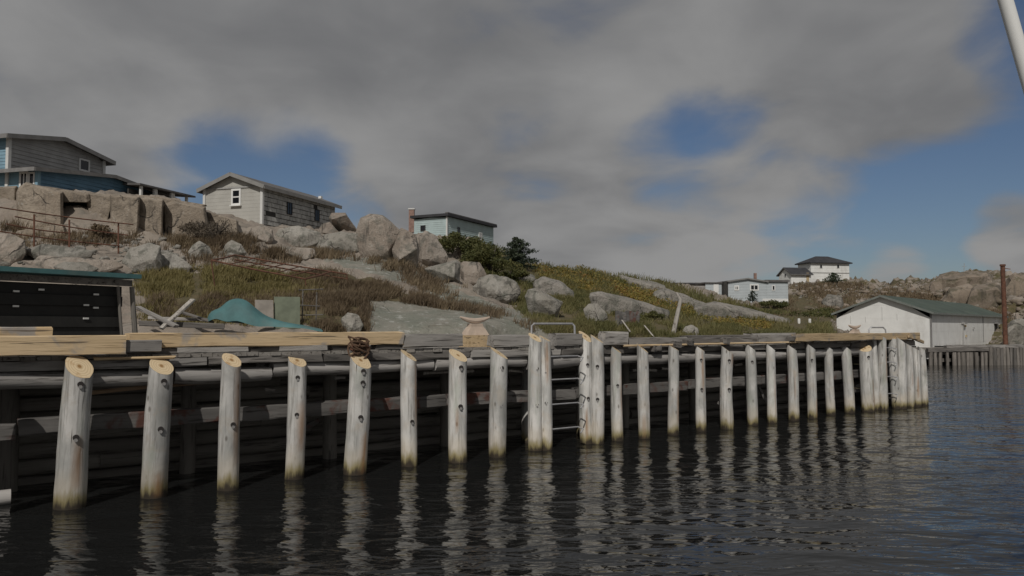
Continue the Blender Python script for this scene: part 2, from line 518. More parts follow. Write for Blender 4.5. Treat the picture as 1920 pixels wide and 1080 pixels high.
M_GAP = mat_plain('dark_gap', (0.04, 0.038, 0.035), 0.9, 0.2, 2)
M_BLUE_L = mat_plain('light_blue_paint', (0.20, 0.33, 0.41), 0.7, 0.12, 1.5, 0, (0.30, 0.36, 0.40), 0.5)
M_BLUE_D = mat_plain('blue_paint', (0.11, 0.215, 0.31), 0.7, 0.15, 1.5, 0, (0.22, 0.32, 0.40), 0.45)
M_BLUE_P = mat_plain('pale_blue_paint', (0.40, 0.49, 0.49), 0.7, 0.08, 1.5, 0, (0.34, 0.39, 0.38), 0.4)
M_BLUEGREY = mat_plain('blue_grey_paint', (0.44, 0.48, 0.50), 0.7, 0.05, 1.2, 0, (0.36, 0.39, 0.40), 0.3)
M_BRICK = mat_plain('chimney_brick', (0.26, 0.165, 0.135), 0.9, 0.25, 4, 0, (0.38, 0.31, 0.27), 0.5, 0.3)
M_TAN = mat_plain('tan_board', (0.42, 0.33, 0.20), 0.8, 0.1, 2)
def mat_glass():
    m, t, bs = new_mat('window_glass')
    bs.inputs['Base Color'].default_value = (0.012, 0.013, 0.016, 1)
    bs.inputs['Roughness'].default_value = 0.08
    bs.inputs['IOR'].default_value = 1.5
    return m
M_GLASS = mat_glass()
M_ROCK = mat_rock('granite_boulder', (0.27, 0.225, 0.185), (0.37, 0.325, 0.28), (0.165, 0.155, 0.13))
M_ROCKG = mat_rock('grey_boulder', (0.25, 0.232, 0.20), (0.36, 0.34, 0.305), (0.135, 0.135, 0.112))
M_BED = mat_rock('bedrock_grey', (0.215, 0.20, 0.175), (0.31, 0.285, 0.255), (0.135, 0.135, 0.112))
M_FARROCK = mat_rock('far_granite', (0.20, 0.16, 0.12), (0.28, 0.23, 0.185), (0.10, 0.088, 0.055), scale=0.3)
M_CLIFF = mat_rock('granite_ledge', (0.27, 0.222, 0.172), (0.34, 0.288, 0.23), (0.19, 0.158, 0.122), scale=0.8)
M_LEAF_GREEN = mat_leaf('green_leaf', [(0.052, 0.064, 0.022), (0.105, 0.112, 0.036), (0.185, 0.165, 0.058)], trans=0.4)
M_LEAF_DARK = mat_leaf('spruce_needle', [(0.022, 0.034, 0.022), (0.042, 0.058, 0.032), (0.075, 0.085, 0.048)], trans=0.2)
M_LEAF_AUT = mat_leaf('autumn_heath', [(0.10, 0.115, 0.028), (0.20, 0.175, 0.04), (0.28, 0.20, 0.048), (0.28, 0.125, 0.05)])
M_GRASS_OL = mat_leaf('olive_grass', [(0.15, 0.13, 0.045), (0.22, 0.185, 0.07), (0.29, 0.235, 0.11)])
M_GRASS_BR = mat_leaf('dry_brown_grass', [(0.10, 0.07, 0.044), (0.17, 0.125, 0.075), (0.25, 0.195, 0.12)])
M_GRASS_GR = mat_leaf('green_grass', [(0.085, 0.095, 0.030), (0.15, 0.14, 0.05), (0.23, 0.19, 0.085)])
M_TWIG = mat_leaf('dry_twig', [(0.10, 0.08, 0.058), (0.16, 0.13, 0.095), (0.21, 0.175, 0.13)])
M_BARK = mat_plain('bark', (0.10, 0.085, 0.07), 0.9, 0.3, 6)

# ------------------------------------------------------------------ terrain (loft of real heights over distance)
A0 = on_z(130, 951, 0.0)
B0 = on_z(1737, 760, 0.0)
UD = Vector((B0.x - A0.x, B0.y - A0.y, 0)); DOCK_L = UD.length; UD.normalize()
VD = Vector((-UD.y, UD.x, 0))
def dk(u, v, z): return Vector((A0.x, A0.y, 0)) + UD * u + VD * v + Vector((0, 0, z))
def dock_u(px, v=0.0):
    """position along the dock where the vertical plane of photo column px crosses the line v"""
    k = (px - 960.0) / F / math.cos(PITCH)
    o = Vector((A0.x, A0.y, 0)) + VD * v
    return (k * o.y - o.x) / (UD.x - k * UD.y)
def dock_y(px, v=0.0):
    return dk(dock_u(px, v), v, 0).y

COLS = {
 -700: [(595,17),(525,20),(475,24),(455,27),(365,30),(352,35)],
 0:    [(590,19),(520,22),(472,26),(452,30),(366,34),(352,40)],
 150:  [(590,19),(520,22),(472,26),(452,30),(374,34),(362,41)],
 300:  [(590,20),(540,23),(492,27),(456,31),(388,36),(376,42)],
 400:  [(590,20),(545,23),(492,28),(466,32),(425,37),(402,43)],
 500:  [(592,21),(552,24),(502,29),(480,33),(440,38),(420,46)],
 620:  [(594,21),(552,24),(512,29),(482,33),(456,40),(430,50)],
 720:  [(598,22),(562,25),(522,29),(492,33),(462,40),(437,52)],
 820:  [(602,22),(572,26),(547,30),(522,34),(482,42),(447,58)],
 900:  [(606,22),(582,26),(560,30),(536,35),(502,42),(460,60)],
 1000: [(610,24),(592,28),(572,33),(548,40),(524,46),(496,55)],
 1100: [(612,25),(596,30),(577,36),(554,43),(532,50),(510,60)],
 1200: [(615,27),(601,32),(586,38),(566,48),(546,58),(524,72)],
 1300: [(616,29),(606,35),(594,42),(576,55),(556,68),(536,85)],
 1400: [(617,31),(609,38),(601,46),(588,58),(570,74),(549,100)],
 1500: [(618,34),(612,42),(605,50),(590,66),(562,100),(531,150)],
 1600: [(632,52),(620,62),(602,78),(580,95),(552,120),(524,160)],
 1680: [(640,60),(622,68),(602,80),(578,96),(552,120),(529,165)],
 1740: [(644,64),(622,72),(598,82),(572,96),(548,118),(526,150)],
 1800: [(644,68),(618,74),(590,82),(562,94),(540,110),(516,132)],
 1900: [(642,66),(612,72),(586,80),(560,90),(538,105),(515,122)],
 2000: [(642,62),(612,69),(586,78),(560,88),(540,100),(520,118)],
 2500: [(642,54),(612,61),(586,72),(560,84),(545,100),(530,118)],
}
cp = np.array(sorted(COLS))
PXS = np.arange(-700, 2500.1, 4.0)
NSUB = 26
lay_py = np.array([[COLS[c][k][0] for k in range(6)] for c in cp], float)
lay_Y = np.array([[COLS[c][k][1] for k in range(6)] for c in cp], float)
def smooth_cols(arr):
    o = np.stack([np.interp(PXS, cp, arr[:, k]) for k in range(arr.shape[1])], 1)
    ker = np.hanning(17); ker /= ker.sum()
    pad = np.pad(o, ((8, 8), (0, 0)), 'edge')
    return np.stack([np.convolve(pad[:, k], ker, 'valid') for k in range(o.shape[1])], 1)
lay_py = smooth_cols(lay_py); lay_Y = smooth_cols(lay_Y)
rowsY, rowsZ = [], []
KEY = []
for i, px in enumerate(PXS):
    pts = []
    if px < 1690:
        y1 = dock_y(px, 5.2)
        pts += [(y1 - 1.2, -1.6), (y1, 1.6)]
    else:
        pts += [(50.5, -2.0), (56.5, 0.7)]
    for k in range(6):
        Y = lay_Y[i, k]; p = at(px, lay_py[i, k], Y)
        pts.append((Y, p.z))
    Yt, zt = pts[-1]
    pts += [(Yt + 12, zt - 0.8), (Yt + 60, zt - 3.5), (Yt + 400, 1.0)]
    pts = np.array(pts)
    for k in range(1, len(pts)):
        if pts[k, 0] < pts[k - 1, 0] + 0.3: pts[k, 0] = pts[k - 1, 0] + 0.3
    KEY.append(pts)
KEY = np.array(KEY)                         # (cols, keys, 2)
nk = KEY.shape[1]
SUBN = [6, 14] + [22] * 5 + [10, 8, 6]
seg = []
for k in range(nk - 1):
    p0 = KEY[:, max(k - 1, 0)]; p1 = KEY[:, k]; p2 = KEY[:, k + 1]; p3 = KEY[:, min(k + 2, nk - 1)]
    m1 = np.where((p2[:, 0] - p0[:, 0]) > 1e-6, (p2[:, 1] - p0[:, 1]) / np.maximum(p2[:, 0] - p0[:, 0], 1e-6), 0)
    m2 = np.where((p3[:, 0] - p1[:, 0]) > 1e-6, (p3[:, 1] - p1[:, 1]) / np.maximum(p3[:, 0] - p1[:, 0], 1e-6), 0)
    dY = p2[:, 0] - p1[:, 0]
    for s in range(SUBN[k]):
        u_ = s / SUBN[k]
        h00 = 2*u_**3 - 3*u_**2 + 1; h10 = u_**3 - 2*u_**2 + u_; h01 = -2*u_**3 + 3*u_**2; h11 = u_**3 - u_**2
        seg.append(np.stack([p1[:, 0] + dY * u_, h00*p1[:, 1] + h10*dY*m1*0.7 + h01*p2[:, 1] + h11*dY*m2*0.7], 1))
seg.append(KEY[:, -1])
G = np.stack(seg, 1)                        # (cols, rows, 2)
kx = (PXS - 960.0) / F / math.cos(PITCH)
TX = kx[:, None] * G[:, :, 0]; TY = G[:, :, 0]; TZ = G[:, :, 1].copy()

def in_poly(x, y, poly):
    x = np.asarray(x); y = np.asarray(y)
    c = np.zeros(x.shape, bool)
    n = len(poly)
    for i in range(n):
        x1, y1 = poly[i]; x2, y2 = poly[(i + 1) % n]
        if y1 == y2: continue
        cond = ((y1 > y) != (y2 > y)) & (x < (x2 - x1) * (y - y1) / (y2 - y1) + x1)
        c ^= cond
    return c
def proj(X, Y, Z):
    c, s = math.cos(PITCH), math.sin(PITCH)
    yy = Y * c + (Z - HC) * s; zz = -Y * s + (Z - HC) * c
    return 960 + F * X / yy, 540 - F * zz / yy
TPX, TPY = proj(TX, TY, TZ)

SLAB = [[(610,482),(700,478),(760,492),(830,532),(900,560),(985,590),(1040,612),(1050,640),(680,640),(692,562),(760,566),(850,585),(880,580),(760,530),(660,502)],
        [(690,562),(760,566),(870,586),(930,612),(960,640),(680,640)]]
GRASS_OL = [(255,520),(330,505),(430,505),(560,520),(640,545),(560,560),(430,560),(330,560),(255,545)]
GRASS_BR = [(540,515),(640,512),(720,535),(850,572),(860,585),(760,568),(690,562),(680,622),(600,620),(560,600),(300,600),(260,560),(430,556),(560,556)]
GREEN = [(880,430),(1000,500),(1100,508),(1250,530),(1330,560),(1480,590),(1560,600),(1560,640),(1050,640),(1040,610),(985,585),(960,560),(900,520)]
FARGR = [(1430,565),(1560,540),(1600,560),(1580,600),(1470,600),(1400,580)]
slab = np.zeros_like(TX); grass = np.zeros_like(TX)
# wobble the outlines so no edge is straight
wx = TPX + 14 * fbm(TX * 0.9, TY * 0.9, seed=3); wy = TPY + 7 * fbm(TX * 0.9, TY * 0.9, seed=5)
for pl in SLAB: slab = np.maximum(slab, in_poly(wx, wy, pl))
for pl in (GRASS_OL, GRASS_BR, GREEN, FARGR): grass = np.maximum(grass, in_poly(wx, wy, pl))
slabr = in_poly(wx, wy, [(1225,538),(1260,545),(1300,575),(1420,590),(1480,602),(1380,600),(1290,582),(1240,565)])
grass = np.where(slab > 0, 0, grass)
grass = np.where(slabr, 0, grass)
def blur(a):
    b = a.astype(float)
    for _ in range(2):
        b = (np.roll(b, 1, 0) + np.roll(b, -1, 0) + np.roll(b, 1, 1) + np.roll(b, -1, 1) + b * 2) / 6
    return b
slab = blur(slab); grass = blur(grass)
amp = (0.011 * TY + 0.05) * (1 - 0.75 * slab) * (1 - 0.5 * grass)
amp = amp * np.clip((TZ - 0.0) / 1.0, 0, 1) * np.where(TY > 200, 0.5, 1)
s0 = 1.0 / (0.6 + 0.035 * np.minimum(TY, 120))
TZ = TZ + amp * (0.9 * fbm(TX * s0[:, :] * 0 + TX * 0.35, TY * 0.35, seed=11, oct=4) + 0.55 * ridged(TX * 0.9, TY * 0.9, 21, 4) - 0.3)
# step-like ledges on the far right hill
far = np.clip((TPX - 1560) / 120, 0, 1) * np.clip((TY - 62) / 10, 0, 1)
q = fbm(TX * 0.10, TY * 0.12, seed=77, oct=4)
TZ = TZ + far * 1.3 * (np.floor(q * 6 + 0.5 * vnoise(TX * .5, TY * .5, None, 5)) / 6)
TPX, TPY = proj(TX, TY, TZ)
hull = np.minimum.accumulate(TPY, axis=1)

def ground(px, py):
    """first point of the terrain seen at photo position px, py"""
    i = np.clip((px - PXS[0]) / 4.0, 0, len(PXS) - 1.001)
    i0 = int(i); fr = i - i0
    res = []
    for ii in (i0, i0 + 1):
        h = hull[ii]
        j = int(np.searchsorted(-h, -py))
        j = min(max(j, 1), h.size - 1)
        a, b = h[j - 1], h[j]
        tt = 0 if a == b else min(max((a - py) / (a - b), 0), 1)
        res.append(Vector((TX[ii, j-1]*(1-tt)+TX[ii, j]*tt, TY[ii, j-1]*(1-tt)+TY[ii, j]*tt, TZ[ii, j-1]*(1-tt)+TZ[ii, j]*tt)))
    return res[0] * (1 - fr) + res[1] * fr
def skyline(px):
    i = int(round((px - PXS[0]) / 4.0))
    return hull[i].min()

nc, nr = TX.shape
V = np.stack([TX, TY, TZ], 2).reshape(-1, 3)
ii, jj = np.meshgrid(np.arange(nc - 1), np.arange(nr - 1), indexing='ij')
q0 = (ii * nr + jj).ravel()
quads = np.stack([q0, q0 + nr, q0 + nr + 1, q0 + 1], 1)

def mat_ground():
    m, t, bs = new_mat('hillside')
    g = t.n('ShaderNodeNewGeometry'); co = g.outputs['Position']
    a = t.n('ShaderNodeAttribute'); a.attribute_name = 'cover'
    sp = t.n('ShaderNodeSeparateColor'); t.link(a.outputs['Color'], sp.inputs[0])
    n1 = t.noise(co, 0.45, 6, 0.6, 0.4); n2 = t.noise(co, 2.0, 7, 0.65, 0.3); n3 = t.noise(co, 18, 4, 0.7)
    rock = t.mix(t.maprange(n1, 0.35, 0.65), (0.25, 0.21, 0.175), (0.33, 0.285, 0.24))
    rock = t.mix(t.math('MULTIPLY', t.maprange(n2, 0.5, 0.68), 0.8), rock, (0.19, 0.175, 0.15))
    cr = t.voro(t.vmath('ADD', co, t.vmath('SCALE', t.noise(co, 0.8, 4, 0.6, 0, 'Color'), 0.9)), 0.5, 'DISTANCE_TO_EDGE')
    crk = t.math('MULTIPLY', t.maprange(cr, 0.0, 0.03, 1, 0), t.maprange(t.noise(co, 0.6, 3), 0.45, 0.6))
    rock = t.mix(t.math('MULTIPLY', crk, 0.6), rock, (0.055, 0.045, 0.035))
    # heath and lichen filling the joints of the rock
    veg = t.maprange(t.noise(t.mapping(co, (1, 1, 2.2)), 0.33, 6, 0.65, 0.5), 0.46, 0.56)
    vegc = t.mix(t.maprange(n2, 0.35, 0.65), (0.075, 0.07, 0.026), (0.12, 0.092, 0.05))
    rock = t.mix(t.math('MULTIPLY', veg, sp.outputs[2]), rock, vegc)
    sl = t.mix(t.maprange(t.noise(t.mapping(co, (1, 1, 1)), 0.8, 6, 0.6, 0.6), 0.35, 0.65), (0.175, 0.182, 0.15), (0.25, 0.235, 0.20))
    sl = t.mix(t.math('MULTIPLY', t.maprange(t.noise(co, 3.4, 6, 0.7), 0.55, 0.64), 0.75), sl, (0.40, 0.40, 0.37))
    sl = t.mix(t.math('MULTIPLY', t.maprange(t.noise(t.mapping(co, (1, 1, 1), (5, 3, 1)), 1.6, 7, 0.7, 0.5), 0.54, 0.66), 0.7), sl, (0.135, 0.135, 0.105))
    sl = t.mix(t.math('MULTIPLY', t.maprange(t.noise(t.mapping(co, (0.5, 2.2, 2)), 1.1, 6, 0.7, 0.6), 0.56, 0.7), 0.6), sl, (0.10, 0.085, 0.065))
    gr = t.mix(t.maprange(n2, 0.35, 0.65), (0.085, 0.075, 0.032), (0.13, 0.10, 0.052))
    c = t.mix(t.maprange(sp.outputs[1], 0.3, 0.7), rock, sl)
    c = t.mix(t.maprange(t.math('ADD', sp.outputs[0], t.math('MULTIPLY', t.math('SUBTRACT', n2, 0.5), 0.7)), 0.35, 0.6), c, gr)
    c = t.mix(t.math('MULTIPLY', t.maprange(n3, 0.5, 0.75), 0.35), c, (0.07, 0.062, 0.052))
    t.link(c, bs.inputs['Base Color'])
    bs.inputs['Roughness'].default_value = 0.95
    h = t.math('ADD', n2, t.math('MULTIPLY', n3, 0.2))
    h = t.math('SUBTRACT', h, t.math('MULTIPLY', crk, 0.4))
    bump(t, bs, h, 0.8, 0.14)
    return m
me = mesh_np('hillside', V, quads, mat_ground(), True)
me.set_sharp_from_angle(angle=R(38))
ca = me.attributes.new('cover', 'FLOAT_COLOR', 'POINT')
vegm = np.clip((TPX - 1350) / 150, 0.12, 1.0)
cc = np.stack([grass, slab, vegm, np.ones_like(grass)], 2).reshape(-1, 4)
ca.data.foreach_set('color', cc.astype(np.float32).ravel())
o = obj('hillside', me); tag(o, kind='structure')

# ------------------------------------------------------------------ water
def mat_water():
    m, t, bs = new_mat('harbour_water')
    g = t.n('ShaderNodeNewGeometry'); co = g.outputs['Position']
    bs.inputs['Base Color'].default_value = (0.012, 0.0125, 0.0125, 1)
    bs.inputs['Roughness'].default_value = 0.03
    bs.inputs['IOR'].default_value = 1.33
    a = t.noise(t.mapping(co, (0.8, 1.1, 1), (0, 0, 0), (0, 0, R(25))), 0.8, 2, 0.5, 0.4)
    b = t.noise(t.mapping(co, (0.7, 1.4, 1), (3, 1, 0), (0, 0, R(12))), 2.3, 2, 0.45, 0.5)
    c = t.noise(t.mapping(co, (0.8, 1.6, 1), (8, 5, 0), (0, 0, R(-8))), 6.5, 2, 0.5, 0.2)
    calm = t.maprange(t.noise(t.mapping(co, (0.12, 0.3, 1), (4, 9, 0), (0, 0, R(20))), 1.0, 3, 0.5), 0.35, 0.65, 0.35, 1.25)
    h = t.math('ADD', t.math('MULTIPLY', a, 1.0), t.math('ADD', t.math('MULTIPLY', b, 0.40), t.math('MULTIPLY', t.math('MULTIPLY', c, calm), 0.13)))
    bump(t, bs, h, 1.0, 0.085)
    return m
wv = [(-900, -300, 0), (1500, -300, 0), (1500, 1500, 0), (-900, 1500, 0)]
o = obj('water', mesh_from('water', wv, [(0, 1, 2, 3)], mat_water())); tag(o, kind='structure')
sv = [(-900, -300, -3.2), (1500, -300, -3.2), (1500, 1500, -3.2), (-900, 1500, -3.2)]

# ------------------------------------------------------------------ wharf
wharf = thing('wharf', dk(DOCK_L / 2, 0, 0), 'long timber wharf with pale round piles and two ladders beside the water', 'wharf')

def beam(name, p0, p1, wd, ht, mat, parent, jit=0.006, nseg=None, label=None, warp=0.0, chip=0.0, ch=0.012):
    """sawn timber along local X with chamfered, slightly uneven edges"""
    p0, p1 = Vector(p0), Vector(p1)
    d = p1 - p0; L = d.length; d.normalize()
    s = Vector((0, 0, 1)).cross(d)
    if s.length < 1e-3: s = Vector((0, 1, 0))
    s.normalize(); u_ = d.cross(s)
    n = nseg or max(2, min(14, int(L / 0.4)))
    rnd = random.Random(hash((round(p0.x, 3), round(p1.y, 3), name)) & 0xffff)
    vs, fs = [], []
    hw, hh = wd / 2, ht / 2
    prof = [(-hw, -hh + ch), (-hw + ch, -hh), (hw - ch, -hh), (hw, -hh + ch), (hw, hh - ch), (hw - ch, hh), (-hw + ch, hh), (-hw, hh - ch)]
    for i in range(n + 1):
        x = -L / 2 + L * i / n
        oy, oz = warp * math.sin(i * 1.3 + p0.x), warp * math.cos(i * 0.9 + p0.y)
        for (a, b) in prof:
            ja, jb = rnd.uniform(-jit, jit), rnd.uniform(-jit, jit)
            if chip and rnd.random() < 0.2 and b > 0: jb -= rnd.uniform(0, chip)
            ex = rnd.uniform(-0.02, 0.02) if i in (0, n) else 0
            vs.append((x + ex, a + oy + ja, b + oz + jb))
    k = len(prof)
    for i in range(n):
        for j in range(k):
            a, b = i * k + j, i * k + (j + 1) % k
            fs.append((a, a + k, b + k, b))
    fs.append(tuple(range(k))); fs.append(tuple(n * k + j for j in range(k - 1, -1, -1)))
    me = mesh_from(name, vs, fs, mat)
    mw = Matrix((( d.x, s.x, u_.x, 0), (d.y, s.y, u_.y, 0), (d.z, s.z, u_.z, 0), (0, 0, 0, 1)))
    mw.translation = (p0 + p1) / 2
    o = obj(name, me, parent, mw)
    if label: o['label'] = label
    return o
def log(name, p0, p1, r0, r1, mat, parent, n=12, seg=10, jit=0.06, label=None):
    p0, p1 = Vector(p0), Vector(p1)
    d = p1 - p0; L = d.length; d.normalize()
    s = Vector((0, 0, 1)).cross(d)
    if s.length < 1e-3: s = Vector((0, 1, 0))
    s.normalize(); u_ = d.cross(s)
    sd = random.random() * 50
    vs, fs = [], []
    for i in range(seg + 1):
        x = -L / 2 + L * i / seg
        r = r0 + (r1 - r0) * i / seg
        ang = np.arange(n) * 2 * math.pi / n
        rr = r * (1 + jit * fbm(np.cos(ang) * 1.2 + sd, np.sin(ang) * 1.2 + x * 1.4, seed=2, oct=3) * 1.6)
        cy, cz = 0.25 * r * float(vnoise(x * .8, sd)), 0.25 * r * float(vnoise(x * .8 + 9, sd))
        vs += [(x, rr[k] * math.cos(ang[k]) + cy, rr[k] * math.sin(ang[k]) + cz) for k in range(n)]
    for i in range(seg):
        for k in range(n):
            a, b = i * n + k, i * n + (k + 1) % n
            fs.append((a, a + n, b + n, b))
    fs.append(tuple(range(n))); fs.append(tuple(seg * n + k for k in range(n - 1, -1, -1)))
    me = mesh_from(name, vs, fs, mat, True, 50)
    mw = Matrix(((d.x, s.x, u_.x, 0), (d.y, s.y, u_.y, 0), (d.z, s.z, u_.z, 0), (0, 0, 0, 1)))
    mw.translation = (p0 + p1) / 2
    o = obj(name, me, parent, mw)
    if label: o['label'] = label
    return o

def bolt_mesh(r):
    m = MB()
    n = 10
    m.tube([(0, 0, -0.02), (0, 0, 0.004)], r, n)
    return m
def make_pile(bpx, bpy_, tpx, tpy, wpx, cut='front', bolts=((.14, .25), (.52, .18)), rust=None, back=0.0, slope=0.72, taper=0.92, label=None):
    base = on_z(bpx, bpy_, 0.0)
    base = base + VD * back
    top = at(tpx, tpy, base.y)
    dist = base.y
    r = wpx / 2 * dist / F
    axis = top - base
    H = axis.length
    axis.normalize()
    X = UD - axis * UD.dot(axis); X.normalize(); Yv = axis.cross(X)
    r *= random.uniform(.93, 1.07)
    mw = Matrix(((X.x, Yv.x, axis.x, base.x), (X.y, Yv.y, axis.y, base.y), (X.z, Yv.z, axis.z, base.z), (0, 0, 0, 1)))
    n, rings = 20, 22
    sd = random.random() * 100
    ang = np.arange(n) * 2 * math.pi / n
    zs = list(np.linspace(-1.3, 0.0, 3)) + list(np.linspace(0.06, H - 0.02, rings))
    vs, fs, ru = [], [], []
    cd = {'front': (0.25, -1.0), 'right': (0.62, -0.78), 'left': (-0.8, -0.6), 'flat': (0.1, -0.3)}[cut]
    bowx, bowy = random.uniform(-.02, .02), random.uniform(-.02, .02)
    for i, z in enumerate(zs):
        f = max(0, z / H)
        rr0 = r * (1.0 + (taper - 1) * f)
        rr = rr0 * (1 + 0.12 * fbm(np.cos(ang) * 1.1 + sd, np.sin(ang) * 1.1 + z * 0.9, np.full(n, z * 0.7), seed=4, oct=3) + 0.035 * fbm(np.cos(ang) * 6 + sd, np.sin(ang) * 6, np.full(n, z * 1.0), seed=9, oct=2))
        bx, by = bowx * math.sin(f * 3.1), bowy * math.sin(f * 3.1)
        if z < 0.25: rr = rr * (1 - 0.06 * (0.25 - z))
        for k in range(n):
            x, y = rr[k] * math.cos(ang[k]), rr[k] * math.sin(ang[k])
            zz = z
            if i == len(zs) - 1:
                zz = z + slope * (-(x * cd[0] + y * cd[1])) + 0.0
            elif z > H - 2.2 * r * slope - 0.1:
                lim = (H - 0.02) + slope * (-(x * cd[0] + y * cd[1])) - 0.004 * (len(zs) - 1 - i) * 4
                zz = min(z, lim)
            vs.append((x + bx, y + by, zz))
            val = 0.0
            if rust:
                for (ra, rw, z0, z1) in rust:
                    da = abs((ang[k] - ra + math.pi) % (2 * math.pi) - math.pi)
                    if z0 < z / H < z1: val = max(val, max(0, 1 - da / rw) * (0.4 + 0.6 * math.sin((z / H - z0) / (z1 - z0) * math.pi)))
            ru.append(val)
    for i in range(len(zs) - 1):
        for k in range(n):
            a, b = i * n + k, i * n + (k + 1) % n
            fs.append((a, b, b + n, a + n))
    fs.append(tuple(range(n - 1, -1, -1)))
    me = mesh_from('pile', vs, fs, M_PILE, True, 60)
    at_ = me.attributes.new('rust', 'FLOAT', 'POINT')
    at_.data.foreach_set('value', np.array(ru, np.float32))
    o = obj('pile', me, wharf, mw)
    tone = .84 if bpx < 320 else (1.0 if bpx < 700 else (1.2 if bpx < 1140 else 1.12))
    o.color = (tone, tone, tone, 1)
    if label: o['label'] = label
    # cut end
    topring = [Vector(v) for v in vs[-n:]]
    c = sum(topring, Vector()) / n
    cv = [q + Vector((0, 0, 0.002)) for q in topring] + [c + Vector((0, 0, 0.004))]
    cf = [(k, (k + 1) % n, n) for k in range(n)]
    cme = mesh_from('cut_end', [v - c for v in cv], cf, M_CUT)
    obj('cut_end', cme, o, mw @ Matrix.Translation(c))
    # countersunk bolts: a dark disc paints the recess's shade, with the nut low on it
    for (fz, off) in bolts:
        z = H * (1 - fz)
        vx = -Vector((base.x, base.y, 0)).normalized()
        a = math.atan2(vx.dot(Yv), vx.dot(X)) + off
        rr0 = r * (1.0 + (taper - 1) * (z / H)) * 1.0
        pos = Vector((math.cos(a) * rr0, math.sin(a) * rr0, z))
        nrm = Vector((math.cos(a), math.sin(a), 0))
        rot = nrm.to_track_quat('Z', 'Y').to_matrix().to_4x4()
        br = min(0.042, r * 0.24)
        m = MB()
        m.tube([(0, 0, -0.03), (0, 0, 0.010)], br, 10)
        bm_ = mesh_from('bolt_shade', m.v, m.f, M_BOLT, True, 40)
        bo = obj('bolt_shade_disc', bm_, o, mw @ Matrix.Translation(pos) @ rot)
        m = MB()
        m.tube([(-br * .05, -br * .8, 0.0), (-br * .05, -br * .8, 0.022)], br * 0.62, 6)
        bo2 = obj('bolt', mesh_from('bolt', m.v, m.f, M_NUT), o, mw @ Matrix.Translation(pos) @ rot)
    return o
F2 = ((.14, .25), (.52, .18))
PILES = [
 (-75, 980, -45, 690, 58, 'front', F2, None),
 (130, 951, 148, 686, 58, 'front', ((.13, .15), (.50, .1)), None),
 (290, 931, 303, 683, 50, 'front', ((.12, .25), (.48, .2)), [(-1.5, .5, .0, .2)]),
 (428, 917, 435, 672, 39, 'front', ((.5, .3),), [(-1.05, .55, .2, .97)]),
 (552, 897, 556, 672, 37, 'front', ((.15, .1), (.46, .1)), [(-1.35, .75, .22, .66)]),
 (665, 888, 677, 672, 43, 'front', ((.1, .3), (.2, .3), (.5, .25)), None),
 (767, 873, 768, 663, 29, 'right', ((.6, .4),), [(-0.95, .4, .35, .95)]),
 (858, 866, 860, 665, 37, 'front', ((.12, .35), (.48, .3)), None),
 (932, 856, 936, 660, 31, 'right', ((.15, .4), (.5, .3)), None),
 (988, 829, 987, 632, 22, 'flat', (), None),
 (1003, 844, 1002, 629, 29, 'front', ((.28, .3), (.6, .3)), None),
 (1025, 843, 1022, 633, 26, 'right', ((.3, .1), (.58, .1)), [(-1.9, .4, .6, .95)]),
 (1089, 814, 1087, 630, 20, 'flat', (), None),
 (1100, 831, 1098, 631, 27, 'front', ((.27, .3), (.58, .3)), None),
 (1119, 831, 1118, 634, 26, 'right', ((.27, .1), (.58, .1)), None),
 (1158, 826, 1154, 650, 21, 'right', ((.4, .2),), [(-1.2, .5, .25, .8)]),
 (1208, 822, 1203, 651, 21, 'right', (), None),
 (1262, 815, 1262, 648, 20, 'right', (), None),
 (1315, 808, 1312, 648, 21, 'right', ((.15, .3), (.5, .3)), None),
 (1364, 804, 1363, 652, 25, 'right', ((.14, .3), (.5, .3)), [(-1.2, .8, .8, 1.0)]),
 (1411, 797, 1405, 648, 21, 'right', ((.2, .3),), None),
 (1448, 793, 1445, 648, 17, 'right', (), None),
 (1489, 788, 1484, 648, 20, 'right', (), None),
 (1523, 784, 1520, 648, 18, 'right', ((.2, .3),), [(-1.2, .7, .0, .3)]),
 (1558, 778, 1553, 648, 17, 'right', (), None),
 (1592, 774, 1586, 648, 20, 'right', (), [(-0.8, .6, .2, .9)]),
 (1628, 771, 1621, 650, 22, 'left', ((.15, .5),), None),
 (1643, 768, 1637, 633, 14, 'flat', (), None),
 (1656, 768, 1652, 631, 17, 'right', (), None),
 (1681, 766, 1673, 634, 16, 'flat', (), None),
 (1693, 766, 1687, 638, 17, 'right', (), None),
 (1709, 763, 1704, 646, 15, 'right', (), None),
 (1721, 762, 1716, 650, 14, 'right', (), None),
 (1733, 760, 1727, 652, 15, 'right', (), None),
]
for p in PILES:
    ru_ = p[7] or ([(random.uniform(-2.4, -.7), random.uniform(.2, .5), q_, min(1, q_ + random.uniform(.2, .5))) for q_ in [random.uniform(0, .6)]] if random.random() < .6 else None)
    make_pile(p[0] + random.uniform(-1, 1), p[1], p[2] + random.uniform(-1.5, 1.5), p[3] + random.uniform(-2, 3), p[4], p[5], p[6], ru_, slope=random.uniform(.55, .85), taper=random.uniform(.84, .97))

U0, U1 = -4.2, DOCK_L - 0.15
# round wale logs behind the pile heads
u = U0
lg = [3.0, 2.6, 1.55, 3.1, 2.2, 3.4, 2.7, 3.2, 2.4, 3.5, 3.0, 3.0]
k = 0
while u < U1 - 0.4:
    e = min(u + lg[k % len(lg)], U1)
    dz = random.uniform(-.03, .03) + (-0.03 if u < 3 else 0.0)
    log('wale_log', dk(u + .02, .38 + random.uniform(-.04, .05), 1.77 + dz), dk(e - .02, .38, 1.77 + dz + random.uniform(-.03, .03)), .135, .115, M_LOG, wharf)
    u = e; k += 1
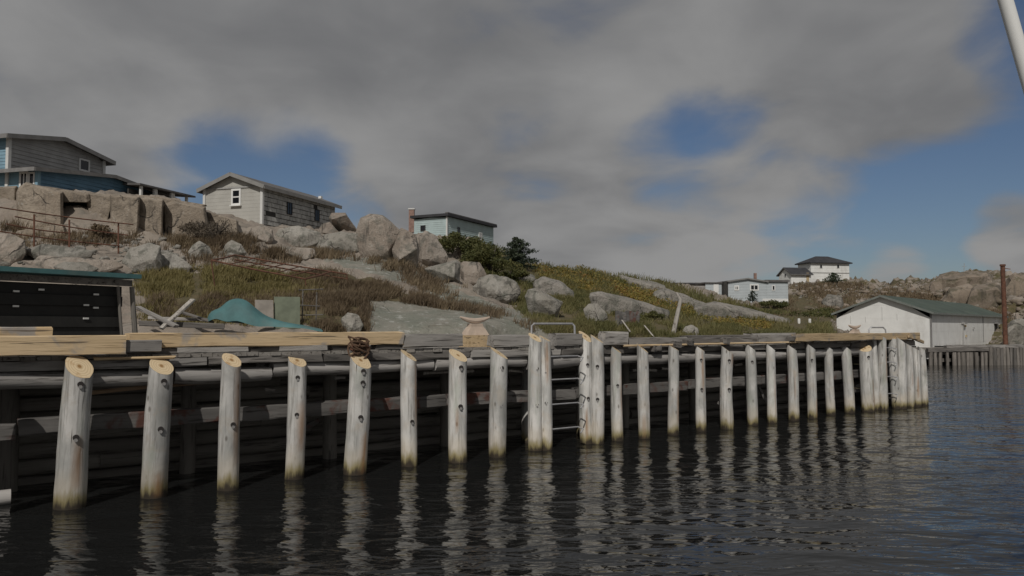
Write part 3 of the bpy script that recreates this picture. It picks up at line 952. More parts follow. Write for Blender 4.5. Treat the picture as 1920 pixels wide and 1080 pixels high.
# lower wale, set further in
u = U0; k = 0
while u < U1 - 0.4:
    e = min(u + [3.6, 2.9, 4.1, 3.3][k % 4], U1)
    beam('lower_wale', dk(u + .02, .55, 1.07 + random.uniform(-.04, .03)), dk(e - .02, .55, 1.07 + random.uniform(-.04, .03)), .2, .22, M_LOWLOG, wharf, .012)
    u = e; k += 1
# squared face timbers above the wale, two courses, with ragged joints
u = U0; k = 0
while u < U1 - 0.3:
    e = min(u + [2.7, 3.4, 1.9, 3.0, 2.3][k % 5], U1)
    beam('face_timber', dk(u + .02, .30 + random.uniform(0, .05), 1.965), dk(e - .02, .30 + random.uniform(0, .05), 1.965 + random.uniform(-.015, .015)), .22, .135, [M_GREYD, M_GREY, M_GREYD][k % 3], wharf, .014, chip=.03)
    u = e; k += 1
# joists under the deck and the deck itself
for i in range(int((U1 - U0) / 1.1)):
    uu = U0 + .4 + i * 1.1
    beam('joist', dk(uu, .45, 1.93), dk(uu, 5.1, 1.93), .16, .18, M_GREYD, wharf, .006, 3)
m = MB()
uu = U0
while uu < U1:
    wd = random.uniform(.16, .21)
    if uu + wd > U1: break
    m.box(dk(uu + wd / 2, 2.78 + random.uniform(-.03, .03), 2.055 + random.uniform(-.004, .004)), UD * (wd / 2 - .004), VD * 2.55, (0, 0, .03))
    uu += wd
o = m.build('deck_planks', M_DECK, wharf); o['kind'] = 'stuff'
# crib and end walls of stacked logs, added to keep the under-deck dark
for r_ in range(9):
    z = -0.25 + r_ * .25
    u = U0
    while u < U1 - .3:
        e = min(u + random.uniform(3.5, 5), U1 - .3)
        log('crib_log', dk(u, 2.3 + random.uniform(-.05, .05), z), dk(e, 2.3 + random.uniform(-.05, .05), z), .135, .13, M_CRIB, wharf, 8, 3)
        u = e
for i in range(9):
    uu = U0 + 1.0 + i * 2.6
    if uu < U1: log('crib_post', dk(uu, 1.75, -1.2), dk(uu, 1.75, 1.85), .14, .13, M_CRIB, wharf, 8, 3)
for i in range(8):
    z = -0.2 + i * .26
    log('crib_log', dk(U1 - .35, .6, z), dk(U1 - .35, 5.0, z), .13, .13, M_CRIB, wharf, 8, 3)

# curb timbers (bull rail) along the edge
def curb(px0, px1, v, z0, z1, mat, wd=.24, **kw):
    zc = (z0 + z1) / 2
    return beam('curb_timber', dk(dock_u(px0, v), v, zc), dk(dock_u(px1, v), v, zc + kw.pop('tilt', 0)), wd, z1 - z0, mat, wharf, **kw)
curb(-260, 236, .14, 2.10, 2.37, M_FRESH, label='yellow curb timber at the left end')
curb(240, 752, .30, 2.18, 2.40, M_FRESH, label='cracked fresh timber between shed and cleat', jit=.01)
curb(236, 300, .20, 2.12, 2.30, M_GREY)
curb(752, 862, .32, 2.12, 2.36, M_GREY, jit=.012)
curb(920, 985, .30, 2.11, 2.33, M_GREY, jit=.012, chip=.03)
curb(1035, 1084, .30, 2.09, 2.35, M_GREY, jit=.012, chip=.04)
curb(1128, 1170, .26, 2.09, 2.36, M_GREY, jit=.012)
curb(1172, 1280, .34, 2.09, 2.24, M_GREY, jit=.015, chip=.03)
curb(1280, 1412, .34, 2.09, 2.22, M_GREYD, jit=.02, chip=.04)
curb(1414, 1486, .34, 2.09, 2.29, M_GREY, jit=.015, chip=.03)
curb(1486, 1716, .16, 2.10, 2.30, M_FRESH, label='fresh orange curb timber at the far end', jit=.01)
for (a, b, z) in ((700, 745, 2.14), (240, 330, 2.12), (470, 520, 2.13), (620, 660, 2.13)):
    curb(a, b, .34, 2.085, 2.175, M_GREYD, .2)
# thin fresh planks under the weathered curb
for (a, b, z) in ((1170, 1290, 2.10), (1290, 1500, 2.105), (180, 330, 2.065)):
    beam('edge_plank', dk(dock_u(a, .1), .13, z - .03), dk(dock_u(b, .1), .13, z - .03), .06, .045, M_FRESH, wharf, .004)
# diagonal fresh plate down the corner
beam('corner_plate', dk(dock_u(1700, .02), .0, 2.2), dk(dock_u(1740, .3), .5, 1.98), .06, .1, M_FRESH, wharf, .004)
# broken ends and stub blocks between the pile heads
for (px, z, mm) in ((675, 2.15, M_RUST), (1265, 2.08, M_GREYD), (1290, 2.12, M_GREYD), (1358, 2.14, M_GREYD), (1480, 2.16, M_GREYD), (1705, 2.2, M_GREYD), (1228, 2.0, M_GREYD)):
    c = dk(dock_u(px, .16), .16, z)
    beam('stub_block', c - UD * .13, c + UD * .13, .16, .14, mm, wharf, .02, 3)

# mooring cleats: a flared timber bollard with two horns
def cleat(px, v, sc, zb=2.09, name='mooring_cleat', label=None):
    b = dk(dock_u(px, v), v, zb)
    o = None
    m = MB()
    m.box(b + Vector((0, 0, .15 * sc)), UD * .37 * sc, VD * .2 * sc, (0, 0, .15 * sc))
    blk = m.build(name, M_FRESH, wharf)
    if label: blk['label'] = label
    def ringq(hu, hv, z): return [b + UD * a * hu + VD * c_ * hv + Vector((0, 0, z)) for (a, c_) in ((-1, -1), (1, -1), (1, 1), (-1, 1))]
    vs = ringq(.33 * sc, .17 * sc, .302 * sc) + ringq(.27 * sc, .13 * sc, .42 * sc) + ringq(.19 * sc, .1 * sc, .52 * sc) + ringq(.17 * sc, .1 * sc, .60 * sc)
    fs = [(0, 3, 2, 1), (12, 13, 14, 15)]
    for i in range(3):
        for k_ in range(4):
            a, c_ = i * 4 + k_, i * 4 + (k_ + 1) % 4
            fs.append((a, c_, c_ + 4, a + 4))
    obj_at('cleat_post', vs, fs, M_FRESHP, blk)
    m = MB()
    pts = [b + UD * s * .46 * sc + Vector((0, 0, .665 * sc + .1 * sc * abs(s) ** 1.8)) for s in np.linspace(-1, 1, 9)]
    m.tube(pts, [.022 * sc, .045 * sc, .06 * sc, .07 * sc, .072 * sc, .07 * sc, .06 * sc, .045 * sc, .022 * sc], 8)
    m.build('cleat_horn', M_FRESHP, blk, True)
    return blk
M_FRESHP = mat_plain('painted_cleat', (0.50, 0.40, 0.32), 0.7, 0.12, 5, 0, (0.34, 0.25, 0.19), 0.5)
cleat(891, .75, .78)
cleat(1601, .9, .74, 1.97)

# ladders with galvanised rungs and a hoop hand-rail
def ladder(pxl, pxr, ys, v, hoop):
    ul, ur = dock_u(pxl, 0), dock_u(pxr, 0)
    lad = None
    m = MB()
    h = [dk(dock_u(hoop[0], .3), .3, 2.1), at(hoop[0] + 1, hoop[2] + 4, dk(dock_u(hoop[0], .3), .3, 0).y), at(hoop[0] + 5, hoop[2], dk(dock_u(hoop[0], .3), .3, 0).y),
         at(hoop[1] - 5, hoop[2], dk(dock_u(hoop[1], .3), .3, 0).y), at(hoop[1] - 1, hoop[2] + 4, dk(dock_u(hoop[1], .3), .3, 0).y), dk(dock_u(hoop[1], .3), .3, 2.1)]
    m.tube(h, .022, 8)
    lad = m.build('ladder', M_STEEL, wharf, True)
    lad['label'] = 'galvanised ladder with a hoop handrail'
    yc = dk((ul + ur) / 2, 0, 0).y
    for y in ys:
        m = MB()
        z = at((pxl + pxr) / 2, y, yc).z
        a, b = dk(ul - .05, .02, z), dk(ur + .06, .02, z)
        m.tube([dk(ul - .05, .14, z - .02), a, b, dk(ur + .09, -.11, z - .035), dk(ur + .02, -.11, z - .11)], .016, 6)
        m.build('rung', M_STEEL, lad, True)
ladder(1034, 1080, (668, 711, 757, 803), 0, (996, 1078, 607))
ladder(1661, 1669, (652, 679, 706, 738), 0, (1628, 1661, 614))

# stray raw boards and pale splinters caught under the deck
beam('cross_brace', dk(dock_u(175, .7), .7, 1.52), dk(dock_u(400, .7), .75, 1.60), .03, .055, mat_wood('raw_splinter', (0.36, 0.25, 0.16), (0.46, 0.34, 0.23), (0.18, 0.11, 0.07)), wharf, .012)
for (a, b, z, c) in ((795, 862, 1.62, .5), (872, 890, 1.62, .45), (955, 985, 1.60, .5), (1185, 1196, 1.50, .45), (1212, 1232, 1.49, .5), (1240, 1262, 1.50, .5), (1376, 1392, 1.5, .55), (1418, 1440, 1.55, .5), (630, 650, 1.6, .5), (500, 520, 1.45, .6)):
    beam('splinter_board', dk(dock_u(a, c), c, z), dk(dock_u(b, c), c + .04, z - random.uniform(-.02, .04)), .025, .05, M_POST if a > 700 else M_GREY, wharf, .008, 3)
for (a, z0, b, z1) in ((575, .75, 600, .85), (1418, .95, 1432, .5), (1345, .55, 1352, .4), (1600, .7, 1620, .72), (1600, .55, 1620, .58)):
    beam('brace', dk(dock_u(a, .7), .7, z0), dk(dock_u(b, .7), .7, z1), .05, .09, M_LOWLOG, wharf, .01, 3)

# ------------------------------------------------------------------ buildings
def seam_wall(mb, p0, d2, nrm, L, z0, top, course, tilt=0.018):
    """lap boards: top = list of (s, z) outline over the wall's length"""
    ss = np.array([q[0] for q in top]); zz = np.array([q[1] for q in top])
    z = z0; zmax = zz.max()
    N = 1200
    sg = np.linspace(0, L, N); tg = np.interp(sg, ss, zz)
    def rng_at(h):
        ok = np.where(tg >= h - 1e-6)[0]
        return (sg[ok[0]], sg[ok[-1]]) if len(ok) else None
    while z < zmax - 1e-3:
        zt = min(z + course, zmax)
        a = rng_at(z); b = rng_at(zt) or (((a[0] + a[1]) / 2,) * 2)
        P0 = Vector((p0[0], p0[1], 0)); dd = Vector((d2[0], d2[1], 0)); nn = Vector((nrm[0], nrm[1], 0))
        def q(s, h, o_): return P0 + dd * s + nn * o_ + Vector((0, 0, h))
        vs = [q(a[0], z, tilt), q(a[1], z, tilt), q(b[1], zt, 0), q(b[0], zt, 0), q(a[0], z, -.05), q(a[1], z, -.05)]
        mb.add(vs, [(0, 1, 2, 3), (4, 5, 1, 0)])
        z = zt
def perp(d): return Vector((-d[1], d[0]))
class House:
    """axis a = along the ridge from corner C, axis b = across; walls, roof, windows as parts"""
    def __init__(self, name, label, C, a, La, b, Lb, z0, ze, zr, cat='house', group=None):
        self.C, self.a, self.b = Vector(C[:2]), Vector(a[:2]).normalized(), Vector(b[:2]).normalized()
        self.La, self.Lb, self.z0, self.ze, self.zr = La, Lb, z0, ze, zr
        mid = self.C + self.a * La / 2 + self.b * Lb / 2
        self.mid = mid
        self.root = thing(name, (mid.x, mid.y, z0), label, cat, group)
    def pt(self, s, t, z):
        p = self.C + self.a * s + self.b * t
        return Vector((p.x, p.y, z))
    def wall(self, which, mat, course=.14, z0=None, tilt=.018, label=None):
        z0 = self.z0 if z0 is None else z0
        ze, zr, La, Lb = self.ze, self.zr, self.La, self.Lb
        if which == 'a0': p, d, n, L, top = self.C, self.b, -self.a, Lb, [(0, ze), (Lb / 2, zr), (Lb, ze)]
        if which == 'a1': p, d, n, L, top = self.C + self.a * La, self.b, self.a, Lb, [(0, ze), (Lb / 2, zr), (Lb, ze)]
        if which == 'b0': p, d, n, L, top = self.C, self.a, -self.b, La, [(0, ze), (La, ze)]
        if which == 'b1': p, d, n, L, top = self.C + self.b * Lb, self.a, self.b, La, [(0, ze), (La, ze)]
        m = MB(); seam_wall(m, p, d, n, L, z0, top, course, tilt)
        o = m.build('wall', mat, self.root)
        if label: o['label'] = label
        return o
    def face(self, which, s, z, off=0.0):
        """point on the outside of a wall"""
        if which == 'a0': return self.pt(-off, s, z)
        if which == 'a1': return self.pt(self.La + off, s, z)
        if which == 'b0': return self.pt(s, -off, z)
        if which == 'b1': return self.pt(s, self.Lb + off, z)
    def dirs(self, which):
        d = self.b if which[0] == 'a' else self.a
        n = {'a0': -self.a, 'a1': self.a, 'b0': -self.b, 'b1': self.b}[which]
        return Vector((d.x, d.y, 0)), Vector((n.x, n.y, 0))
    def window(self, which, s, zc, w_, h_, fr=.07, bars=(0, 1), mat=None, sill=True, name='window'):
        d, n = self.dirs(which); up = Vector((0, 0, 1))
        c = self.face(which, s, zc, .0)
        m = MB()
        for sx in (-1, 1):
            m.box(c + d * sx * (w_ / 2 + fr / 2) + n * .02, d * fr / 2, n * .045, up * (h_ / 2 + fr))
        for sz in (-1, 1):
            m.box(c + up * sz * (h_ / 2 + fr / 2) + n * .02, d * (w_ / 2), n * .043, up * fr / 2)
        for i in range(bars[0]):
            m.box(c + d * (w_ * ((i + 1) / (bars[0] + 1) - .5)) + n * .02, d * fr * .32, n * .035, up * h_ / 2)
        for i in range(bars[1]):
            m.box(c + up * (h_ * ((i + 1) / (bars[1] + 1) - .5)) + n * .02, d * w_ / 2, n * .033, up * fr * .32)
        o = m.build(name, mat or M_TRIM, self.root)
        m = MB(); m.box(c + n * .026, d * w_ / 2, n * .012, up * h_ / 2)
        m.build('pane', M_GLASS, o)
        if sill:
            m = MB(); m.box(c - up * (h_ / 2 + fr + .03) + n * .06, d * (w_ / 2 + fr * 1.4), n * .09, up * .028)
            m.build('sill', mat or M_TRIM, o)
        return o
    def box(self, name, which, s, zc, w_, h_, dep, mat, off=0.0):
        d, n = self.dirs(which)
        m = MB(); m.box(self.face(which, s, zc, off + dep / 2), d * w_ / 2, n * dep / 2, Vector((0, 0, 1)) * h_ / 2)
        return m.build(name, mat, self.root)
    def corner_boards(self, mat, wd=.12, corners=((0, 0), (0, 1), (1, 0)), zb=None):
        for (ca_, cb_) in corners:
            p = self.pt(self.La * ca_, self.Lb * cb_, 0)
            m = MB()
            z0 = self.z0 if zb is None else zb
            m.box(Vector((p.x, p.y, (z0 + self.ze) / 2)), Vector((self.a.x, self.a.y, 0)) * wd / 2, Vector((self.b.x, self.b.y, 0)) * wd / 2, Vector((0, 0, (self.ze - z0) / 2 - .01)))
            m.build('corner_board', mat, self.root)
    def gable_roof(self, mat, edge, ov_a=.3, ov_b=.35, th=.09, fascia=.16):
        sl = (self.zr - self.ze) / (self.Lb / 2)
        A3 = Vector((self.a.x, self.a.y, 0)); B3 = Vector((self.b.x, self.b.y, 0))
        for sgn in (0, 1):
            t_e = -ov_b if sgn == 0 else self.Lb + ov_b
            t_r = self.Lb / 2
            ze_ = self.ze - sl * ov_b + .02; zr_ = self.zr + .02
            lo0, lo1 = self.pt(-ov_a, t_e, ze_), self.pt(self.La + ov_a, t_e, ze_)
            hi0, hi1 = self.pt(-ov_a, t_r, zr_), self.pt(self.La + ov_a, t_r, zr_)
            up = Vector((0, 0, th))
            vs = [lo0, lo1, hi1, hi0, lo0 + up, lo1 + up, hi1 + up, hi0 + up]
            fs = [(0, 1, 2, 3), (4, 7, 6, 5), (0, 4, 5, 1), (1, 5, 6, 2), (2, 6, 7, 3), (3, 7, 4, 0)]
            obj_at('roof', vs, fs, mat, self.root)
            m = MB()
            for e in (0, 1):
                x = -ov_a - .015 if e == 0 else self.La + ov_a + .015
                m.bar(self.pt(x, t_e, ze_ + th - fascia / 2 + .0), self.pt(x, t_r, zr_ + th - fascia / 2), .03, fascia)
            oo = -.016 if sgn == 0 else .016
            m.bar(self.pt(-ov_a, t_e + oo, ze_ + th - fascia / 2), self.pt(self.La + ov_a, t_e + oo, ze_ + th - fascia / 2), .03, fascia)
            m.build('fascia', edge, self.root)

def solve(px0, pye, Y0, px1, pye1):
    """near corner column/eave row/depth and the far eave end: same height -> far depth"""
    h0 = at(px0, pye, Y0); zt = h0.z
    p1 = on_z(px1, pye1, zt)
    return Vector((h0.x, h0.y)), Vector((p1.x, p1.y)), zt
def width_to(C, d, px):
    k_ = (px - 960.0) / F / math.cos(PITCH)
    return (k_ * C.y - C.x) / (d.x - k_ * d.y)
def z_at(px, py, Y): return at(px, py, Y).z

# --- grey cottage with the shingled side
C, E, ze = solve(492, 348, 42, 628, 385)
sd = (E - C); Ls = sd.length; sd.normalize(); gd = perp(sd)
Wg = width_to(C, gd, 381)
zr = z_at(437, 328, C.y + gd.y * Wg / 2)
h = House('cottage', 'small pale grey gabled cottage with worn shingled side standing above the boulders', C, sd, Ls, gd, Wg, 6.4, ze, zr)
h.wall('a0', M_SID_BEIGE, .2, tilt=.006); h.wall('a1', M_SID_BEIGE, .2, tilt=.006); h.wall('b1', M_SID_BEIGE, .2, tilt=.006)
# shingled side: every course its own strip of uneven shingles over a dark backing
m = MB(); m.box(h.face('b0', Ls / 2, (6.4 + ze) / 2, -.05), Vector((sd.x, sd.y, 0)) * Ls / 2, Vector((gd.x, gd.y, 0)) * .04, Vector((0, 0, (ze - 6.4) / 2)))
side = m.build('wall', M_GAP, h.root); side['label'] = 'shingled side wall'
m = MB(); d3, n3 = h.dirs('b0')
z = 6.4
while z < ze - .02:
    s = 0.0
    while s < Ls - .02:
        L_ = min(random.uniform(.28, .5), Ls - s)
        hh = min(.245 + random.uniform(-.012, .008), ze - z)
        c = h.face('b0', s + L_ / 2, z + hh / 2, random.uniform(-.004, .012))
        if random.random() > .035:
            m.box(c, d3 * (L_ / 2 - .012), n3 * .012 + Vector((0, 0, .0)), Vector((0, 0, hh / 2 - .012)) - n3 * .008)
        s += L_
    z += .25
o = m.build('shingles', M_SHINGLE, side); o['kind'] = 'stuff'
h.corner_boards(M_TRIM, .15, ((0, 0), (0, 1)))
h.gable_roof(M_ROOF_GREY, mat_plain('cottage_fascia', (0.25, 0.245, 0.235), 0.7, 0.1, 3), .28, .3, .08, .2)
h.box('frieze_board', 'a0', Wg / 2, ze - .02, Wg - .1, .07, .04, M_SID_GREY, .02)
h.window('a0', Wg * .44, z_at(444, 370, 42.6), .40, .68, .1, (0, 1), M_WHITE)
h.window('b0', width_to(C, sd, 540), z_at(540, 391, C.y + sd.y * width_to(C, sd, 540)), .42, .62, .03, (1, 0), M_GAP, False)
h.window('b0', width_to(C, sd, 592), z_at(592, 404, C.y + sd.y * width_to(C, sd, 592)), .42, .62, .03, (1, 0), M_GAP, False)
m = MB()
m.box(h.pt(Ls * .72, -.25, ze + .16), Vector((sd.x, sd.y, 0)) * .09, Vector((gd.x, gd.y, 0)) * .09, (0, 0, .07)); m.build('roof_vent', M_WHITE, h.root)

# --- blue and grey house at the left edge, with lower wing and porch
C, E, ze = solve(17, 256, 36, 194, 301.5)
sd = (E - C); W = sd.length; sd.normalize(); ad = perp(sd)      # ridge runs away to the left
if ad.x > 0: ad = -ad
zr = z_at(112, 262, (C.y + E.y) / 2)
h = House('house', 'two-tone blue and grey house with low wing on top of the granite ledge', C, ad, 7.0, sd, W, 7.0, ze, zr)
h.wall('a0', M_SID_GREY, .19, tilt=.035, label='grey clapboard gable wall'); h.wall('b0', M_BLUE_L, .15, label='light blue clapboard wall'); h.wall('b1', M_SID_GREY, .15); h.wall('a1', M_SID_GREY, .15)
h.corner_boards(M_TRIM, .16, ((0, 0), (0, 1)))
h.gable_roof(M_ROOF_GREY, mat_plain('grey_fascia', (0.21, 0.205, 0.20), 0.75, 0.15, 3), .38, .42, .08, .2)
sw = width_to(C, sd, 151)
h.window('a0', sw, z_at(150, 310, C.y + sd.y * sw), .50, .46, .09, (0, 0), M_TRIM, False)
out = -ad
C2 = C + out * width_to(C, out, 65)
ze2 = z_at(65, 319, C2.y); W2 = width_to(C2, sd, 312)
zr2 = z_at(201, 332, C2.y + sd.y * W2 / 2)
h2 = House('wing', '', C2, ad, (C2 - C).length + .6, sd, W2, 6.6, ze2, zr2)
if 'category' in h2.root: del h2.root['category']
wing = h2.root
mwv = WM[wing.name]
wing.parent = h.root; wing.matrix_basis = WM[h.root.name].inverted() @ mwv
h2.wall('a0', M_BLUE_D, .18, tilt=.035, label='dark blue wing wall'); h2.wall('b0', M_BLUE_L, .14)
h2.gable_roof(M_ROOF_GREY, MATS['grey_fascia'], .35, .5, .07, .17)
h2.corner_boards(M_BLUE_L, .16, ((0, 0),))
h2.window('b0', .75, z_at(34, 340, C2.y), .3, .75, .1, (1, 0), M_WHITE, False)
h2.window('b0', .30, z_at(43, 338, C2.y), .2, .6, .08, (0, 0), M_WHITE, False)
# porch
s0 = width_to(C2, sd, 225)
C3 = C2 + sd * s0 + out * 1.0
pz = z_at(235, 349, C3.y)
m = MB()
sl_ = [C3 - out * 1.0, C3 + sd * 3.9 - out * 1.0, C3 + sd * 3.9 + out * .35, C3 - sd * .3 + out * .35]
zz_ = [pz + .12, pz + .12, pz, pz]
vs = [Vector((p.x, p.y, z)) for p, z in zip(sl_, zz_)]; vs += [v + Vector((0, 0, .09)) for v in vs]
obj_at('porch_roof', vs, [(3, 2, 1, 0), (4, 5, 6, 7), (0, 1, 5, 4), (1, 2, 6, 5), (2, 3, 7, 6), (3, 0, 4, 7)], M_ROOF_GREY, h.root)
for k_, s_ in enumerate((0.0, .95, 1.05, 2.2, 2.35, 3.4)):
    p = C3 + sd * s_ + out * .15
    m = MB(); m.box((p.x, p.y, (pz + 6.8) / 2), Vector((sd.x, sd.y, 0)) * .06, Vector((out.x, out.y, 0)) * .06, (0, 0, (pz - 6.8) / 2)); m.build('porch_post', M_TRIM, h.root)
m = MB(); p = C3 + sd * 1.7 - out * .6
m.box((p.x, p.y, (pz + 6.8) / 2 - .05), Vector((sd.x, sd.y, 0)) * 1.75, Vector((out.x, out.y, 0)) * .05, (0, 0, (pz - 6.8) / 2 - .05)); m.build('porch_shade_panel', M_GAP, h.root)  # dark panel paints the shade inside the porch openings

# --- pale blue flat-roofed house
C, E, ze = solve(838, 406, 62, 925, 427)
sd = (E - C); Ls = sd.length; sd.normalize(); gd = perp(sd)
if gd.x > 0: gd = -gd
Wg = width_to(C, gd, 776)
h = House('house', 'pale blue flat-roofed house with dark roof edge half hidden by bushes', C, sd, Ls, gd, Wg, 7.6, ze, ze + .01)
for wl in ('a0', 'b0', 'a1', 'b1'): h.wall(wl, M_BLUE_P, .16)
m = MB(); c = h.pt(Ls / 2, Wg / 2, ze + .13); m.box(c, Vector((sd.x, sd.y, 0)) * (Ls / 2 + .25), Vector((gd.x, gd.y, 0)) * (Wg / 2 + .25), (0, 0, .10)); m.build('roof', M_ROOF_BLACK, h.root)
m = MB(); c = h.pt(Ls / 2, -.1, ze + .27); m.box(c, Vector((sd.x, sd.y, 0)) * (Ls / 2 + .25), Vector((gd.x, gd.y, 0)) * .12, (0, 0, .04)); m.build('roof_edge', M_ROOF_GREY, h.root)
h.corner_boards(M_TRIM, .12, ((0, 0),))
h.window('a0', Wg * .72, z_at(796, 428, C.y + 1), .35, .35, .05, (0, 0), M_GAP, False)
sw = width_to(C, sd, 900); h.window('b0', sw, z_at(900, 443, C.y + sd.y * sw), .38, .45, .09, (1, 0), M_WHITE, False)
sw = width_to(C, sd, 859); h.window('b0', sw, z_at(859, 432, C.y + sd.y * sw), .25, .4, .05, (0, 0), M_GAP, False)
# chimney of brick at its far left end
p = at(772, 410, 66)
m = MB(); m.box((p.x, p.y, p.z - .2), (.22, 0, 0), (0, .22, 0), (0, 0, .95)); ch = m.build('chimney', M_BRICK, h.root)
m = MB(); m.box((p.x, p.y, p.z + .79), (.27, 0, 0), (0, .27, 0), (0, 0, .05)); m.build('chimney_cap', M_TRIM, ch)

# --- bungalow, blue grey, middle distance
Yb = 82.0
C = Vector(at(1365, 526, Yb)[:2]); E_ = Vector(at(1437, 526, Yb + .6)[:2])
fd = (E_ - C); Wf = fd.length; fd.normalize(); bk = perp(fd)
ze = z_at(1365, 528, Yb); zb = z_at(1420, 574, Yb)
zr = z_at(1400, 522.5, Yb)
h = House('bungalow', 'blue grey bungalow with double window and low gable in the middle distance', C, bk, 5.0, fd, Wf, zb, ze, zr)
h.wall('a0', M_BLUEGREY, .16); h.wall('b0', M_SID_GREY, .16); h.wall('a1', M_BLUEGREY, .3); h.wall('b1', M_BLUEGREY, .3)
h.gable_roof(M_ROOF_GREY, MATS['grey_fascia'], .2, .12, .08, .14)
def wpos(px, py):
    s = width_to(C, fd, px); return s, z_at(px, py, C.y + fd.y * s)
s, z = wpos(1381, 540); h.window('a0', s, z, .26, .28, .12, (1, 0), M_WHITE, False)
s, z = wpos(1414, 539); h.window('a0', s, z, .72, .42, .12, (1, 0), M_WHITE, False)
C4 = C + fd * (Wf + .004)
W4 = width_to(C4, fd, 1477.5); z4 = z_at(1460, 528.5, Yb + .8)
bw = h
m = MB()
seam_wall(m, C4, fd, -bk, W4, zb, [(0, z4), (W4, z4)], .16)
seam_wall(m, C4 + fd * W4, bk, fd, 4.6, zb, [(0, z4), (4.6, z4)], .16)
an = m.build('annex', M_BLUEGREY, h.root)
m = MB(); c = C4 + fd * W4 / 2 + bk * 2.3
m.box((c.x, c.y, z4 + .1), Vector((fd.x, fd.y, 0)) * (W4 / 2 + .12), Vector((bk.x, bk.y, 0)) * 2.5, (0, 0, .1)); m.build('annex_roof', M_ROOF_GREY, an)
s = width_to(C, fd, 1450); z = z_at(1450, 540, Yb + .8)
h.window('a0', s, z, .2, .4, .08, (0, 0), M_WHITE, False)
m = MB(); cb = C + fd * ((Wf + W4) / 2)
cb = C + fd * (Wf + W4) * .78
m.box((cb.x - bk.x * .02, cb.y - bk.y * .02, z_at(1455, 563.5, Yb)), Vector((fd.x, fd.y, 0)) * (Wf + W4) * .215, Vector((bk.x, bk.y, 0)) * .05, (0, 0, .21)); m.build('foundation', M_WHITE, h.root)
p = at(1416, 520, Yb + 3); m = MB(); m.box((p.x, p.y, p.z), (.13, 0, 0), (0, .13, 0), (0, 0, .45)); m.build('chimney', M_BRICK, h.root)
# lean-to of the bungalow
Cl = C - fd * .45 + bk * .6
Wl = 1.75; zl = z_at(1345, 531, Yb)
m = MB(); p = Cl - fd * Wl
seam_wall(m, p, fd, -bk, Wl, zb + .3, [(0, zl), (Wl, zl)], .2)
ln = m.build('lean_to', M_BLUEGREY, h.root)
m = MB(); c = Cl - fd * Wl / 2 + bk * 1.2; m.box((c.x, c.y, zl + .06), Vector((fd.x, fd.y, 0)) * (Wl / 2 + .1), Vector((bk.x, bk.y, 0)) * 1.35, (0, 0, .06)); m.build('lean_to_roof', M_ROOF_GREY, ln)
m = MB(); c = Cl - fd * Wl * .35 - bk * .03; m.box((c.x, c.y, zl - .65), Vector((fd.x, fd.y, 0)) * .27, Vector((bk.x, bk.y, 0)) * .03, (0, 0, .55)); m.build('door', M_WHITE, ln)
m = MB(); c = C - fd * .22 + bk * .3; m.box((c.x, c.y, (zb + ze) / 2), Vector((fd.x, fd.y, 0)) * .2, Vector((bk.x, bk.y, 0)) * .3, (0, 0, (ze - zb) / 2)); m.build('side_shade_block', M_GAP, h.root)  # dark block paints the shade of the bungalow's left side wall

# --- long low shed left of the bungalow
p0, p1 = at(1266, 534, 88), at(1328, 533, 88)
C = Vector(p0[:2]); fd = (Vector(p1[:2]) - C); Wf = fd.length; fd.normalize(); bk = perp(fd)
zt = z_at(1297, 533, 88); zb = z_at(1297, 556, 88)
h = House('low_shed', 'long low shed with dark flat roof left of the blue grey bungalow', C, fd, Wf, bk, 3.0, zb, zt, zt + .01, cat='shed')
for wl in ('a0', 'b0', 'a1', 'b1'): h.wall(wl, M_GREY, .25)
m = MB(); c = h.pt(Wf / 2, 1.5, zt + .08); m.box(c, Vector((fd.x, fd.y, 0)) * (Wf / 2 + .2), Vector((bk.x, bk.y, 0)) * 1.7, (0, 0, .075)); m.build('roof', M_ROOF_BLACK, h.root)
m = MB(); c = h.pt(Wf / 2, 1.4, zt + .19); m.box(c, Vector((fd.x, fd.y, 0)) * (Wf / 2 + .15), Vector((bk.x, bk.y, 0)) * 1.5, (0, 0, .032)); m.build('roof_sheet', M_STEEL, h.root)

# --- white two-storey house with hip roof and its garage, far
Yh = 150.0
C, E, ze = solve(1520, 491.5, Yh, 1592, 492.8)
sd = (E - C); Ls = sd.length; sd.normalize(); gd = perp(sd)
if gd.x > 0: gd = -gd
E2 = on_z(1496, 496.5, ze); gd2 = (Vector(E2[:2]) - C)
Wg = min(gd2.length, 9.0)
Wg = width_to(C, gd, 1497)
Wg = min(max(Wg, 4.0), 9.0)
zb = z_at(1550, 536, Yh)
h = House('house', 'white two-storey house with black hip roof on the far rocky hill', C, sd, Ls, gd, Wg, zb, ze, ze + .01)
for wl in ('a0', 'b0', 'a1', 'b1'): h.wall(wl, M_WHITE, .3)
ov = .45
hz = z_at(1540, 480, Yh + 2)
vs = [h.pt(-ov, -ov, ze), h.pt(Ls + ov, -ov, ze), h.pt(Ls + ov, Wg + ov, ze), h.pt(-ov, Wg + ov, ze), h.pt(Ls * .30, Wg / 2, hz), h.pt(Ls * .62, Wg / 2, hz)]
vs += [v - Vector((0, 0, .2)) for v in vs[:4]]
obj_at('roof', vs, [(0, 1, 5, 4), (1, 2, 5), (2, 3, 4, 5), (3, 0, 4), (6, 7, 1, 0), (7, 8, 2, 1), (8, 9, 3, 2), (9, 6, 0, 3), (9, 8, 7, 6)], M_ROOF_BLACK, h.root)
for px in (1540, 1572):
    s = width_to(C, sd, px); h.window('b0', s, z_at(px, 499.5, C.y + sd.y * s), .42, .62, .08, (0, 0), M_TRIM, False)
s = Ls / 2; h.box('belt_board', 'b0', s, z_at(1556, 511, Yh), Ls, .12, .06, M_SID_GREY, .02)
